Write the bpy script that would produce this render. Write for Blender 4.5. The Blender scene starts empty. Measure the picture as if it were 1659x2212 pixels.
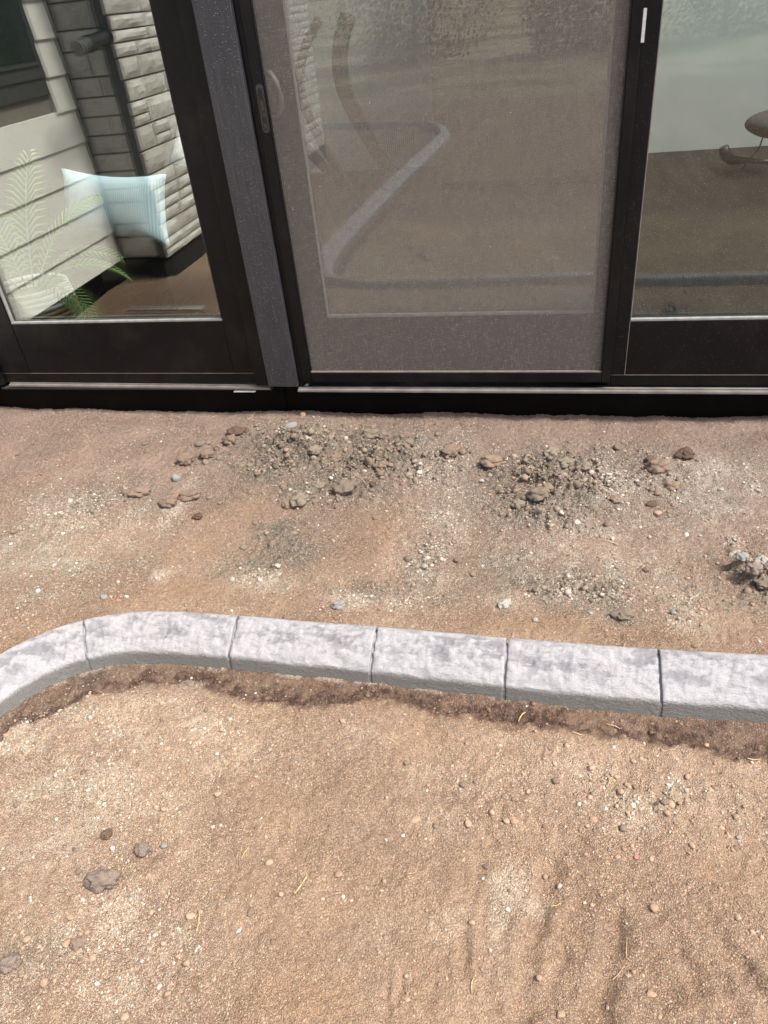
import bpy, bmesh, math, random
import numpy as np
from mathutils import Vector, Matrix
random.seed(7); rng = np.random.default_rng(7)
scene = bpy.context.scene
COL = scene.collection

# ------------------------------------------------------------------ camera, sky, sun, exposure
R = np.array([[0.97613695, 0.03942764, -0.21354652],
              [0.19633465, -0.58041765, 0.79029618],
              [-0.09278666, -0.81336389, -0.57430813]])      # world <- camera (x right, y down, z forward)
CAM = np.array([0.0, -2.65, 1.41])
cd = bpy.data.cameras.new('camera'); cam = bpy.data.objects.new('camera', cd); COL.objects.link(cam)
cd.sensor_fit = 'VERTICAL'; cd.sensor_height = 36.0; cd.sensor_width = 27.0; cd.lens = 26.04
cd.clip_start = 0.02; cd.clip_end = 1500
M4 = Matrix.Identity(4)
for i in range(3):
    M4[i][0] = R[i, 0]; M4[i][1] = -R[i, 1]; M4[i][2] = -R[i, 2]; M4[i][3] = CAM[i]
cam.matrix_world = M4
scene.camera = cam

SUN_EL, SUN_AZ = math.radians(57), math.radians(104)          # azimuth clockwise from +Y (north)
w = bpy.data.worlds.new('World'); scene.world = w; w.use_nodes = True
wn = w.node_tree; wn.nodes.clear()
sky = wn.nodes.new('ShaderNodeTexSky'); sky.sky_type = 'NISHITA'; sky.sun_disc = False
sky.sun_elevation = SUN_EL; sky.sun_rotation = SUN_AZ
sky.air_density = 1.0; sky.dust_density = 5.0; sky.ozone_density = 0.6
bg = wn.nodes.new('ShaderNodeBackground'); bg.inputs['Strength'].default_value = 0.118
wo = wn.nodes.new('ShaderNodeOutputWorld')
wn.links.new(sky.outputs[0], bg.inputs[0]); wn.links.new(bg.outputs[0], wo.inputs[0])
sl = bpy.data.lights.new('sun', 'SUN'); sl.energy = 2.6; sl.angle = math.radians(14); sl.color = (1, 0.95, 0.88)
so = bpy.data.objects.new('sun', sl); COL.objects.link(so)
sd = Vector((math.sin(SUN_AZ) * math.cos(SUN_EL), math.cos(SUN_AZ) * math.cos(SUN_EL), math.sin(SUN_EL)))
so.rotation_euler = sd.to_track_quat('Z', 'Y').to_euler(); so.location = (4, -6, 8)
vs = scene.view_settings
vs.view_transform = 'Standard'; vs.look = 'None'; vs.exposure = 0.92; vs.gamma = 1.0
scene.cycles.max_bounces = 8; scene.cycles.transparent_max_bounces = 16
scene.cycles.caustics_reflective = False; scene.cycles.caustics_refractive = False

# ------------------------------------------------------------------ survey helpers (measured photo points -> real places)
def _ray(u, v):
    d = np.array([u - 829.5, v - 1106.0, 1600.0]); return R @ d
def at_z(u, v, z=0.0):
    r = _ray(u, v); return CAM + r * ((z - CAM[2]) / r[2])
def at_y(u, v, Y):
    r = _ray(u, v); return CAM + r * ((Y - CAM[1]) / r[1])

# ------------------------------------------------------------------ materials
class N:
    def __init__(s, name):
        s.m = bpy.data.materials.new(name); s.m.use_nodes = True; s.t = s.m.node_tree; s.t.nodes.clear()
        s.out = s.t.nodes.new('ShaderNodeOutputMaterial')
    def n(s, typ, **kw):
        nd = s.t.nodes.new('ShaderNode' + typ)
        for k, v in kw.items():
            if k in nd.inputs.keys(): s.set(nd.inputs[k], v)
            else: setattr(nd, k, v)
        return nd
    def set(s, inp, v):
        if hasattr(v, 'is_output'): s.t.links.new(v, inp)
        elif isinstance(v, (tuple, list)) and len(v) == 3 and inp.type == 'RGBA': inp.default_value = (*v, 1)
        else: inp.default_value = v
    def mix(s, f, a, b, mode='MIX'):
        nd = s.t.nodes.new('ShaderNodeMix'); nd.data_type = 'RGBA'; nd.blend_type = mode
        s.set(nd.inputs[0], f); s.set(nd.inputs[6], a); s.set(nd.inputs[7], b); return nd.outputs[2]
    def math(s, op, a, b=0.0, c=0.0, clamp=False):
        nd = s.t.nodes.new('ShaderNodeMath'); nd.operation = op; nd.use_clamp = clamp
        s.set(nd.inputs[0], a); s.set(nd.inputs[1], b); s.set(nd.inputs[2], c); return nd.outputs[0]
    def ramp(s, f, lo, hi, a=0.0, b=1.0):
        nd = s.t.nodes.new('ShaderNodeMapRange'); nd.interpolation_type = 'SMOOTHSTEP'
        s.set(nd.inputs[0], f); s.set(nd.inputs[1], lo); s.set(nd.inputs[2], hi); s.set(nd.inputs[3], a); s.set(nd.inputs[4], b)
        return nd.outputs[0]
    def coord(s, which='Object', scale=(1, 1, 1)):
        tc = s.t.nodes.new('ShaderNodeTexCoord'); mp = s.t.nodes.new('ShaderNodeMapping')
        s.t.links.new(tc.outputs[which], mp.inputs[0]); mp.inputs['Scale'].default_value = scale; return mp.outputs[0]
    def pos(s, scale=(1, 1, 1)):
        g = s.t.nodes.new('ShaderNodeNewGeometry'); mp = s.t.nodes.new('ShaderNodeMapping')
        s.t.links.new(g.outputs['Position'], mp.inputs[0]); mp.inputs['Scale'].default_value = scale; return mp.outputs[0]
    def noise(s, vec, scale, detail=4, rough=0.55, dist=0.0):
        nd = s.n('TexNoise', Scale=scale, Detail=detail, Roughness=rough, Distortion=dist)
        s.t.links.new(vec, nd.inputs['Vector']); return nd.outputs[0]
    def voro(s, vec, scale, feature='F1'):
        nd = s.n('TexVoronoi', Scale=scale); nd.feature = feature
        s.t.links.new(vec, nd.inputs['Vector']); return nd
    def attr(s, name):
        nd = s.n('Attribute'); nd.attribute_name = name; return nd
    def bump(s, h, strength=0.3, dist=0.01):
        nd = s.n('Bump', Strength=strength, Distance=dist); s.t.links.new(h, nd.inputs['Height']); return nd.outputs[0]
    def bsdf(s, color, rough=0.6, spec=0.5, metal=0.0, normal=None, **kw):
        nd = s.n('BsdfPrincipled'); s.set(nd.inputs['Base Color'], color); s.set(nd.inputs['Roughness'], rough)
        s.set(nd.inputs['Specular IOR Level'], spec); s.set(nd.inputs['Metallic'], metal)
        if normal is not None: s.t.links.new(normal, nd.inputs['Normal'])
        for k, v in kw.items(): s.set(nd.inputs[k], v)
        s.t.links.new(nd.outputs[0], s.out.inputs[0]); return nd
    def surf(s, o): s.t.links.new(o, s.out.inputs[0])

MAT = {}
def simple(name, col, rough=0.6, spec=0.5, metal=0.0, var=0.15, nscale=30, bump=0.0):
    k = N(name); v = k.pos(); nz = k.noise(v, nscale, 4)
    c = k.mix(k.ramp(nz, 0.3, 0.7), tuple(x * (1 - var) for x in col), tuple(min(1, x * (1 + var)) for x in col))
    k.bsdf(c, rough, spec, metal, k.bump(nz, bump, 0.004) if bump else None)
    MAT[name] = k.m; return k.m

def dusty_frame(name, col, rough, speck_scale=260, thr=0.13, rarity=0.9, dust=(0.34, 0.31, 0.28), spec=0.27):
    k = N(name); p = k.pos()
    vo = k.voro(p, speck_scale)
    near = k.math('LESS_THAN', vo.outputs['Distance'], thr)
    sep = k.n('SeparateColor'); k.t.links.new(vo.outputs['Color'], sep.inputs[0])
    dens = k.ramp(k.noise(p, 9, 3), 0.42, 0.62, rarity + 0.09, rarity)
    rare = k.math('GREATER_THAN', sep.outputs[0], dens)
    sp = k.math('MULTIPLY', near, rare)
    film = k.math('MULTIPLY', k.ramp(k.noise(p, 5, 6, 0.65), 0.45, 0.75), 0.032)
    c = k.mix(film, col, dust); c = k.mix(sp, c, dust)
    r = k.ramp(k.noise(p, 22, 5), 0.2, 0.8, rough - 0.06, rough + 0.12)
    k.bsdf(c, r, spec, 0.0, k.bump(k.noise(p, 600, 2), 0.03, 0.001))
    MAT[name] = k.m; return k.m
dusty_frame('bronze_frame', (0.0030, 0.0031, 0.0045), 0.36)
dusty_frame('bronze_frame_spotted', (0.0030, 0.0031, 0.0045), 0.36, 250, 0.16, 0.80, (0.22, 0.20, 0.18))
dusty_frame('black_membrane', (0.002, 0.002, 0.0022), 0.45, 200, 0.11, 0.90, (0.10, 0.09, 0.085), 0.10)
simple('sill_metal', (0.20, 0.185, 0.172), 0.5, 0.5, 0.0, 0.2, 14)
simple('sill_edge_dark', (0.06, 0.055, 0.055), 0.5)
simple('bead_grey', (0.30, 0.31, 0.30), 0.4, 0.5, 0.0, 0.15, 40)
simple('bead_dark', (0.03, 0.03, 0.03), 0.5)
simple('seam_pale', (0.22, 0.19, 0.17), 0.7)  # pale tone for thin seam and bead lines
simple('scrap_grey', (0.34, 0.33, 0.32), 0.7)
simple('strip_white', (0.75, 0.75, 0.76), 0.35, 0.5, 0, 0.1, 120)
simple('latch_black', (0.004, 0.004, 0.004), 0.3)
simple('latch_plate', (0.030, 0.028, 0.029), 0.25)
simple('handle_grey', (0.20, 0.19, 0.185), 0.35)

# painted rough-sawn post
k = N('post_paint'); p = k.pos((1, 1, 0.07)); p0 = k.pos()
grain = k.noise(p, 120, 3, 0.6, 0.6); fine = k.noise(p0, 260, 3)
drops = k.voro(p0, 120); sep = k.n('SeparateColor'); k.t.links.new(drops.outputs['Color'], sep.inputs[0])
dm = k.math('MULTIPLY', k.ramp(drops.outputs['Distance'], 0.12, 0.30, 1, 0), k.math('GREATER_THAN', sep.outputs[0], k.ramp(k.noise(p0, 7, 2), 0.38, 0.6, 0.75, 0.25)))
h = k.math('ADD', k.math('MULTIPLY', grain, k.ramp(k.noise(p0, 4, 2), 0.40, 0.62, 0.08, 0.75)), k.math('ADD', k.math('MULTIPLY', fine, 0.45), k.math('MULTIPLY', dm, 1.3)))
c = k.mix(k.ramp(grain, 0.35, 0.65), (0.030, 0.032, 0.040), (0.044, 0.046, 0.056))
spk = k.voro(p0, 300); sp2 = k.n('SeparateColor'); k.t.links.new(spk.outputs['Color'], sp2.inputs[0])
c = k.mix(k.math('MULTIPLY', k.math('LESS_THAN', spk.outputs['Distance'], 0.16), k.math('GREATER_THAN', sp2.outputs[0], 0.972)), c, (0.42, 0.4, 0.38))
k.bsdf(c, 0.30, 0.6, 0, k.bump(h, 0.85, 0.005)); MAT['post_paint'] = k.m

# coated double glazing: part mirror, part see-through
def glass(name, refl, tint, haze=0.0):
    k = N(name); fr = k.n('Fresnel', IOR=1.5)
    f = k.math('ADD', k.math('MULTIPLY', fr.outputs[0], 0.6), refl, clamp=True)
    g = k.n('BsdfGlossy', Color=(0.93, 0.97, 0.93), Roughness=0.0)
    p = k.pos((1, 1, 0.6)); k.t.links.new(k.bump(k.noise(p, 2.2, 2, 0.4), 0.005, 0.02), g.inputs['Normal'])
    t = k.n('BsdfTransparent', Color=tint)
    m = k.n('MixShader'); k.t.links.new(f, m.inputs[0]); k.t.links.new(t.outputs[0], m.inputs[1]); k.t.links.new(g.outputs[0], m.inputs[2])
    d = k.n('BsdfDiffuse', Color=(0.5, 0.48, 0.45)); p = k.pos()
    vo = k.voro(p, 230); sep = k.n('SeparateColor'); k.t.links.new(vo.outputs['Color'], sep.inputs[0])
    sp = k.math('MULTIPLY', k.math('LESS_THAN', vo.outputs['Distance'], 0.14), k.math('GREATER_THAN', sep.outputs[0], 1.0 - haze))
    m2 = k.n('MixShader'); k.t.links.new(sp, m2.inputs[0]); k.t.links.new(m.outputs[0], m2.inputs[1]); k.t.links.new(d.outputs[0], m2.inputs[2])
    k.surf(m2.outputs[0]); MAT[name] = k.m
glass('glass_coated', 0.19, (0.93, 0.97, 0.95), 0.003)
glass('glass_clean', 0.23, (0.93, 0.97, 0.95), 0.003)
glass('glass_spotted', 0.05, (0.93, 0.97, 0.95), 0.35)

# insect screen: woven strands, see-through in between
k = N('screen_mesh'); p = k.pos()
wx = k.noise(k.pos((1, 1, 0.08)), 640, 2); wz = k.noise(k.pos((0.08, 1, 1)), 640, 2)
tex = k.math('ADD', k.math('MULTIPLY', wx, 0.5), k.math('MULTIPLY', wz, 0.5))
blot = k.noise(p, 3, 4)
cov = k.math('ADD', k.ramp(tex, 0.38, 0.62, 0.38, 0.59), k.math('MULTIPLY', k.math('SUBTRACT', blot, 0.5), 0.12))
d = k.n('BsdfDiffuse', Color=(0.262, 0.243, 0.220)); t = k.n('BsdfTransparent')
m = k.n('MixShader'); k.t.links.new(cov, m.inputs[0]); k.t.links.new(t.outputs[0], m.inputs[1]); k.t.links.new(d.outputs[0], m.inputs[2])
vo = k.voro(p, 45); sep = k.n('SeparateColor'); k.t.links.new(vo.outputs['Color'], sep.inputs[0])
sp = k.math('MULTIPLY', k.math('LESS_THAN', vo.outputs['Distance'], 0.07), k.math('GREATER_THAN', sep.outputs[0], 0.96))
dd = k.n('BsdfDiffuse', Color=(0.6, 0.57, 0.53)); m2 = k.n('MixShader'); k.t.links.new(sp, m2.inputs[0]); k.t.links.new(m.outputs[0], m2.inputs[1]); k.t.links.new(dd.outputs[0], m2.inputs[2])
k.surf(m2.outputs[0]); MAT['screen_mesh'] = k.m

# stamped curb concrete
k = N('stamped_concrete'); p = k.pos(); ps = k.pos((0.8, 2.1, 1.5))
face = k.attr('face').outputs['Fac']; rel = k.attr('relief').outputs['Fac']
n1 = k.noise(ps, 6, 6, 0.66, 1.2); n2 = k.noise(ps, 46, 6, 0.7, 0.6); n3 = k.noise(p, 480, 2)
blot = k.ramp(k.math('ADD', k.math('ADD', k.math('MULTIPLY', n1, 0.62), k.math('MULTIPLY', n2, 0.38)), k.math('MULTIPLY', rel, -0.10)), 0.44, 0.67)
c = k.mix(k.math('MULTIPLY', blot, k.ramp(face, 0.02, 0.16, 0.72, 0.28)), (0.415, 0.413, 0.432), (0.150, 0.156, 0.172))
c = k.mix(k.ramp(k.noise(p, 5, 3), 0.55, 0.8, 0, 0.5), c, (0.47, 0.455, 0.465))
raw = k.mix(k.ramp(n3, 0.3, 0.7), (0.135, 0.137, 0.126), (0.255, 0.255, 0.24))
edge = k.ramp(k.math('ADD', face, k.math('MULTIPLY', k.math('SUBTRACT', k.noise(p, 260, 3, 0.7), 0.5), 1.1)), 0.30, 0.72)
c = k.mix(edge, c, raw)
c = k.mix(k.ramp(n3, 0.35, 0.65, 0.0, 0.25), c, (0.11, 0.11, 0.12))
hb = k.math('ADD', k.math('MULTIPLY', n2, 0.8), k.math('MULTIPLY', k.noise(ps, 170, 4, 0.7), 0.45))
k.bsdf(c, 0.66, 0.35, 0, k.bump(hb, 0.8, 0.007)); MAT['stamped_concrete'] = k.m
simple('joint_concrete', (0.10, 0.10, 0.10), 0.9, 0.2)

# bare soil with mortar spill, lime dust, damp strip, painted shade
k = N('soil'); p = k.pos()
A = {n: k.attr(n).outputs['Fac'] for n in ('gray', 'white', 'wet', 'orange', 'tan', 'grass')}
v1 = k.voro(p, 330); s1 = k.n('SeparateColor'); k.t.links.new(v1.outputs['Color'], s1.inputs[0])
v2 = k.voro(p, 150); s2 = k.n('SeparateColor'); k.t.links.new(v2.outputs['Color'], s2.inputs[0])
nb = k.noise(p, 7, 6, 0.6); nf = k.noise(p, 60, 6, 0.7)
base = k.mix(A['tan'], (0.358, 0.270, 0.220), (0.500, 0.352, 0.243))
base = k.mix(k.ramp(nb, 0.42, 0.62, 0, 0.55), base, k.mix(A['tan'], (0.295, 0.213, 0.164), (0.425, 0.288, 0.194)))
base = k.mix(A['orange'], base, k.mix(A['tan'], (0.325, 0.222, 0.148), (0.475, 0.318, 0.205)))
g = k.mix(s2.outputs[1], (0.150, 0.130, 0.100), (0.37, 0.335, 0.275))
base = k.mix(k.math('MULTIPLY', A['gray'], k.ramp(nf, 0.3, 0.6, 0.35, 1.0), clamp=True), base, g)
val = k.ramp(k.math('ADD', k.math('MULTIPLY', s1.outputs[0], 0.6), k.math('MULTIPLY', nf, 0.6)), 0.2, 1.0, 0.74, 1.20)
hs = k.n('HueSaturation'); k.set(hs.inputs['Color'], base); k.set(hs.inputs['Value'], val); base = hs.outputs[0]
smooth = k.ramp(k.noise(p, 2.6, 4, 0.6), 0.42, 0.60)
grainy = k.ramp(v1.outputs['Distance'], 0.20, 0.62, 1.08, k.math('ADD', 0.66, k.math('MULTIPLY', smooth, 0.26)))
hs2 = k.n('HueSaturation'); k.set(hs2.inputs['Color'], base); k.set(hs2.inputs['Value'], grainy); base = hs2.outputs[0]
pale = k.math('GREATER_THAN', k.math('ADD', s1.outputs[1], k.math('MULTIPLY', A['white'], 0.75)), k.math('ADD', 0.935, k.math('MULTIPLY', smooth, 0.055)))
base = k.mix(k.math('MULTIPLY', k.math('MULTIPLY', pale, k.ramp(v1.outputs['Distance'], 0.35, 0.6, 1, 0.2)), 0.85), base, k.mix(A['tan'], (0.56, 0.50, 0.43), (0.66, 0.56, 0.42)))
wh = k.math('MULTIPLY', A['white'], k.ramp(k.math('ADD', nf, k.math('MULTIPLY', s2.outputs[2], 0.3)), 0.45, 0.8), clamp=True)
base = k.mix(k.math('MULTIPLY', wh, k.ramp(v1.outputs['Distance'], 0.25, 0.6, 0.9, 0.45)), base, k.mix(A['tan'], (0.50, 0.46, 0.42), (0.63, 0.54, 0.42)))
wet_dim_mix = k.mix(k.ramp(nf, 0.35, 0.65), (0.075, 0.047, 0.037), (0.20, 0.132, 0.100))
wet_dim_mix = k.mix(k.math('MULTIPLY', pale, 0.5), wet_dim_mix, (0.36, 0.29, 0.24))
base = k.mix(A['wet'], base, wet_dim_mix)  # real damp strip, plus shade and mirror dimming put into the colour
ng = k.noise(p, 0.35, 5, 0.6)
base = k.mix(A['grass'], base, k.mix(k.ramp(ng, 0.4, 0.6), (0.15, 0.15, 0.075), (0.42, 0.37, 0.26)))
hb = k.math('ADD', k.math('MULTIPLY', v1.outputs['Distance'], -0.7), k.math('ADD', k.math('MULTIPLY', nf, 1.4), k.noise(p, 240, 4, 0.7)))
k.bsdf(base, 0.95, 0.12, 0, k.bump(hb, 0.9, 0.007)); MAT['soil'] = k.m

k = N('crumbs'); c = k.attr('tint').outputs['Color']; p = k.pos()
c = k.mix(k.ramp(k.noise(p, 300, 3), 0.3, 0.7, 0, 0.35), c, (0.20, 0.14, 0.10))
k.bsdf(c, 0.95, 0.15, 0, k.bump(k.noise(p, 500, 3), 0.4, 0.002)); MAT['crumbs'] = k.m

def rockmat(name, a, b, dirt=(0.26, 0.17, 0.115), dirtiness=0.5):
    k = N(name); p = k.pos(); oi = k.n('ObjectInfo')
    c = k.mix(oi.outputs['Random'], a, b)
    c = k.mix(k.ramp(k.noise(p, 90, 5, 0.65), 0.4, 0.7, 0, dirtiness), c, dirt)
    c = k.mix(k.ramp(k.noise(p, 420, 3), 0.5, 0.75, 0, 0.4), c, tuple(x * 1.45 for x in a))
    k.bsdf(c, 0.92, 0.2, 0, k.bump(k.noise(p, 260, 5, 0.7), 0.7, 0.005)); MAT[name] = k.m
rockmat('rock_brown', (0.185, 0.140, 0.108), (0.25, 0.19, 0.148))
rockmat('rock_tan', (0.36, 0.252, 0.175), (0.47, 0.345, 0.25), (0.40, 0.27, 0.18), 0.35)
rockmat('rock_grey', (0.175, 0.148, 0.114), (0.25, 0.213, 0.168), (0.2, 0.16, 0.12), 0.4)
rockmat('rock_bluegrey', (0.26, 0.26, 0.25), (0.30, 0.295, 0.28), (0.22, 0.20, 0.18), 0.3)
rockmat('rock_white', (0.55, 0.51, 0.47), (0.64, 0.60, 0.55), (0.40, 0.33, 0.27), 0.35)
rockmat('rock_chalk', (0.36, 0.335, 0.30), (0.44, 0.415, 0.375), (0.27, 0.23, 0.19), 0.5)
rockmat('rock_dusty', (0.19, 0.155, 0.130), (0.23, 0.19, 0.16), (0.34, 0.25, 0.185), 0.5)
rockmat('rock_dark', (0.105, 0.070, 0.052), (0.135, 0.09, 0.066), (0.16, 0.11, 0.08), 0.4)
rockmat('chip_pink', (0.68, 0.20, 0.19), (0.62, 0.26, 0.25), (0.4, 0.2, 0.17), 0.2)
simple('straw', (0.50, 0.37, 0.20), 0.8, 0.3, 0, 0.3, 50)
simple('pipe_white', (0.40, 0.40, 0.39), 0.4)

# house wing, yard, room
k = N('siding_paint'); p = k.pos((1, 0.10, 1)); c = k.mix(k.ramp(k.noise(p, 14, 5), 0.3, 0.7), (0.76, 0.75, 0.71), (0.80, 0.79, 0.75))
k.bsdf(c, 0.55, 0.4, 0, k.bump(k.noise(p, 60, 4, 0.6, 0.3), 0.25, 0.003)); MAT['siding_paint'] = k.m
k = N('veneer_stone'); p = k.pos(); oi = k.n('ObjectInfo'); n1 = k.noise(p, 12, 6, 0.65, 0.5)
c = k.mix(oi.outputs['Random'], (0.52, 0.505, 0.46), (0.68, 0.665, 0.62)); c = k.mix(k.ramp(n1, 0.45, 0.7, 0, 0.5), c, (0.34, 0.315, 0.27))
k.bsdf(c, 0.9, 0.2, 0, k.bump(k.math('ADD', n1, k.math('MULTIPLY', k.noise(p, 70, 5), 0.4)), 0.8, 0.02)); MAT['veneer_stone'] = k.m
simple('mortar', (0.20, 0.185, 0.16), 0.95, 0.1)
simple('dark_trim', (0.045, 0.048, 0.045), 0.5)
simple('window_dark', (0.012, 0.02, 0.017), 0.12)
simple('dark_wall', (0.035, 0.036, 0.034), 0.8, 0.2)  # dark colour keeps the added alcove walls from brightening the left pane
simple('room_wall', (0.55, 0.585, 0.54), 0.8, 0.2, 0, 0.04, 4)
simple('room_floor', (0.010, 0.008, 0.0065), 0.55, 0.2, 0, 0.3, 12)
simple('cabinet_wood', (0.085, 0.058, 0.042), 0.5, 0.3, 0, 0.3, 10)
simple('vent_metal', (0.60, 0.58, 0.52), 0.5)
simple('vent_dark', (0.05, 0.05, 0.05), 0.8)
simple('bentwood', (0.030, 0.024, 0.021), 0.4)
simple('dark_fabric', (0.035, 0.03, 0.028), 0.9)
simple('bench_black', (0.012, 0.012, 0.012), 0.5)
k = N('cushion_blue'); p = k.coord('Object'); wv = k.n('TexWave', Scale=28.0, Distortion=0.5); wv.bands_direction = 'X'; k.t.links.new(p, wv.inputs['Vector'])
k.bsdf(k.mix(wv.outputs['Fac'], (0.36, 0.50, 0.57), (0.52, 0.65, 0.71)), 0.85, 0.2, 0, k.bump(wv.outputs['Fac'], 0.3, 0.003)); MAT['cushion_blue'] = k.m
simple('cushion_white', (0.78, 0.80, 0.78), 0.85, 0.2)
simple('rope_white', (0.84, 0.86, 0.83), 0.9, 0.1, 0, 0.12, 200, 0.4)
simple('rope_tan', (0.42, 0.31, 0.14), 0.9, 0.1, 0, 0.15, 200, 0.4)
k = N('palm_leaf'); p = k.pos(); c = k.mix(k.noise(p, 14, 3), (0.07, 0.16, 0.03), (0.22, 0.34, 0.09)); k.bsdf(c, 0.5, 0.4); MAT['palm_leaf'] = k.m
k = N('yard_leaf'); p = k.pos(); c = k.mix(k.noise(p, 3, 4), (0.04, 0.075, 0.025), (0.11, 0.15, 0.05)); k.bsdf(c, 0.6, 0.3); MAT['yard_leaf'] = k.m
simple('bark', (0.12, 0.09, 0.07), 0.9)

# ------------------------------------------------------------------ object helpers
def link(o): COL.objects.link(o); return o
def mesh_obj(name, bm, mat, parent=None, smooth=False):
    me = bpy.data.meshes.new(name); bm.to_mesh(me); bm.free()
    if smooth:
        for p in me.polygons: p.use_smooth = True
    me.materials.append(MAT[mat]); o = bpy.data.objects.new(name, me); link(o)
    if parent is not None: o.parent = parent
    return o
def tag(o, label, cat, group=None):
    o['label'] = label; o['category'] = cat
    if group: o['group'] = group
    return o
def thing(name, label, cat, loc=(0, 0, 0), group=None):
    o = bpy.data.objects.new(name, None); link(o); o.location = loc; o.empty_display_size = 0.05
    bpy.context.view_layer.update() if False else None
    return tag(o, label, cat, group)
def struct(o): o['kind'] = 'structure'; return o
def add_box(bm, x0, x1, y0, y1, z0, z1, off=(0, 0, 0)):
    vs_ = [bm.verts.new((x - off[0], y - off[1], z - off[2])) for z in (z0, z1) for y in (y0, y1) for x in (x0, x1)]
    for f in ((0, 2, 3, 1), (4, 5, 7, 6), (0, 1, 5, 4), (2, 6, 7, 3), (0, 4, 6, 2), (1, 3, 7, 5)):
        bm.faces.new([vs_[i] for i in f])
def box(name, x0, x1, y0, y1, z0, z1, mat, parent=None, bev=0.0015, segs=2):
    off = parent.location if parent is not None else (0, 0, 0)
    bm = bmesh.new(); add_box(bm, x0, x1, y0, y1, z0, z1, off)
    if bev: bmesh.ops.bevel(bm, geom=list(bm.edges), offset=bev, segments=segs, profile=0.6, affect='EDGES')
    return mesh_obj(name, bm, mat, parent)
def tube(bm, pts, rad, seg=10, flat=1.0, cap=True):
    pts = [Vector(p) for p in pts]; rings = []
    for i, p in enumerate(pts):
        t = (pts[min(i + 1, len(pts) - 1)] - pts[max(i - 1, 0)]).normalized()
        a = t.cross(Vector((0, 0, 1))) if abs(t.z) < 0.95 else t.cross(Vector((0, 1, 0)))
        a.normalize(); b = t.cross(a); r = rad[i] if isinstance(rad, (list, tuple)) else rad
        rings.append([bm.verts.new(p + a * math.cos(q) * r + b * math.sin(q) * r * flat) for q in [2 * math.pi * j / seg for j in range(seg)]])
    for i in range(len(rings) - 1):
        for j in range(seg):
            bm.faces.new((rings[i][j], rings[i][(j + 1) % seg], rings[i + 1][(j + 1) % seg], rings[i + 1][j]))
    if cap:
        bm.faces.new(list(reversed(rings[0]))); bm.faces.new(rings[-1])

# ------------------------------------------------------------------ numpy noise
_perm = rng.permutation(512); _perm = np.concatenate([_perm, _perm]); _ang = rng.uniform(0, 2 * np.pi, 512)
_gx, _gy = np.cos(_ang), np.sin(_ang)
def gnoise(x, y, s=0):
    xi = np.floor(x).astype(np.int64); yi = np.floor(y).astype(np.int64); xf = x - xi; yf = y - yi
    u = xf * xf * xf * (xf * (xf * 6 - 15) + 10); v = yf * yf * yf * (yf * (yf * 6 - 15) + 10)
    def g(a, b):
        h = _perm[(_perm[(xi + a + s * 37) & 511] + yi + b) & 511]; return _gx[h] * (xf - a) + _gy[h] * (yf - b)
    n0 = g(0, 0) * (1 - u) + g(1, 0) * u; n1 = g(0, 1) * (1 - u) + g(1, 1) * u
    return (n0 * (1 - v) + n1 * v) * 1.4
def fbm(x, y, f, o=4, s=0, gain=0.55):
    r = np.zeros_like(x); a = 1.0
    for i in range(o):
        r += a * gnoise(x * f, y * f, s + i); f *= 2.03; a *= gain
    return r
def sstep(x, a, b):
    t = np.clip((x - a) / (b - a), 0, 1); return t * t * (3 - 2 * t)

# ------------------------------------------------------------------ curb path (back edge), measured
CP = [(2.6, -1.30), (1.4, -1.315), (0.9, -1.318), (0.51, -1.322), (0.268, -1.330), (-0.082, -1.330), (-0.409, -1.325), (-0.791, -1.322), (-0.983, -1.326),
      (-1.10, -1.338), (-1.221, -1.382), (-1.302, -1.435), (-1.385, -1.529), (-1.442, -1.66), (-1.475, -1.85), (-1.488, -2.12), (-1.475, -2.8),
      (-1.415, -4.15), (-1.30, -5.9), (-1.31, -6.35), (-1.45, -6.85), (-1.75, -7.12), (-2.31, -7.36), (-3.2, -7.58), (-4.6, -7.75)]
def resample(P, step):
    P = [Vector((a, b)) for a, b in P]; out = []
    for i in range(len(P) - 1):
        p0 = P[max(i - 1, 0)]; p1 = P[i]; p2 = P[i + 1]; p3 = P[min(i + 2, len(P) - 1)]
        n = max(2, int((p2 - p1).length / 0.004))
        for j in range(n):
            t = j / n
            out.append(0.5 * ((2 * p1) + (p2 - p0) * t + (2 * p0 - 5 * p1 + 4 * p2 - p3) * t * t + (3 * p1 - p0 - 3 * p2 + p3) * t ** 3))
    out.append(P[-1]); a = np.array([[q.x, q.y] for q in out])
    d = np.concatenate([[0], np.cumsum(np.hypot(*np.diff(a, axis=0).T))])
    s = np.arange(0, d[-1], step); return np.stack([np.interp(s, d, a[:, 0]), np.interp(s, d, a[:, 1])], 1), s
PATH, ARC = resample(CP, 0.005)
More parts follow.
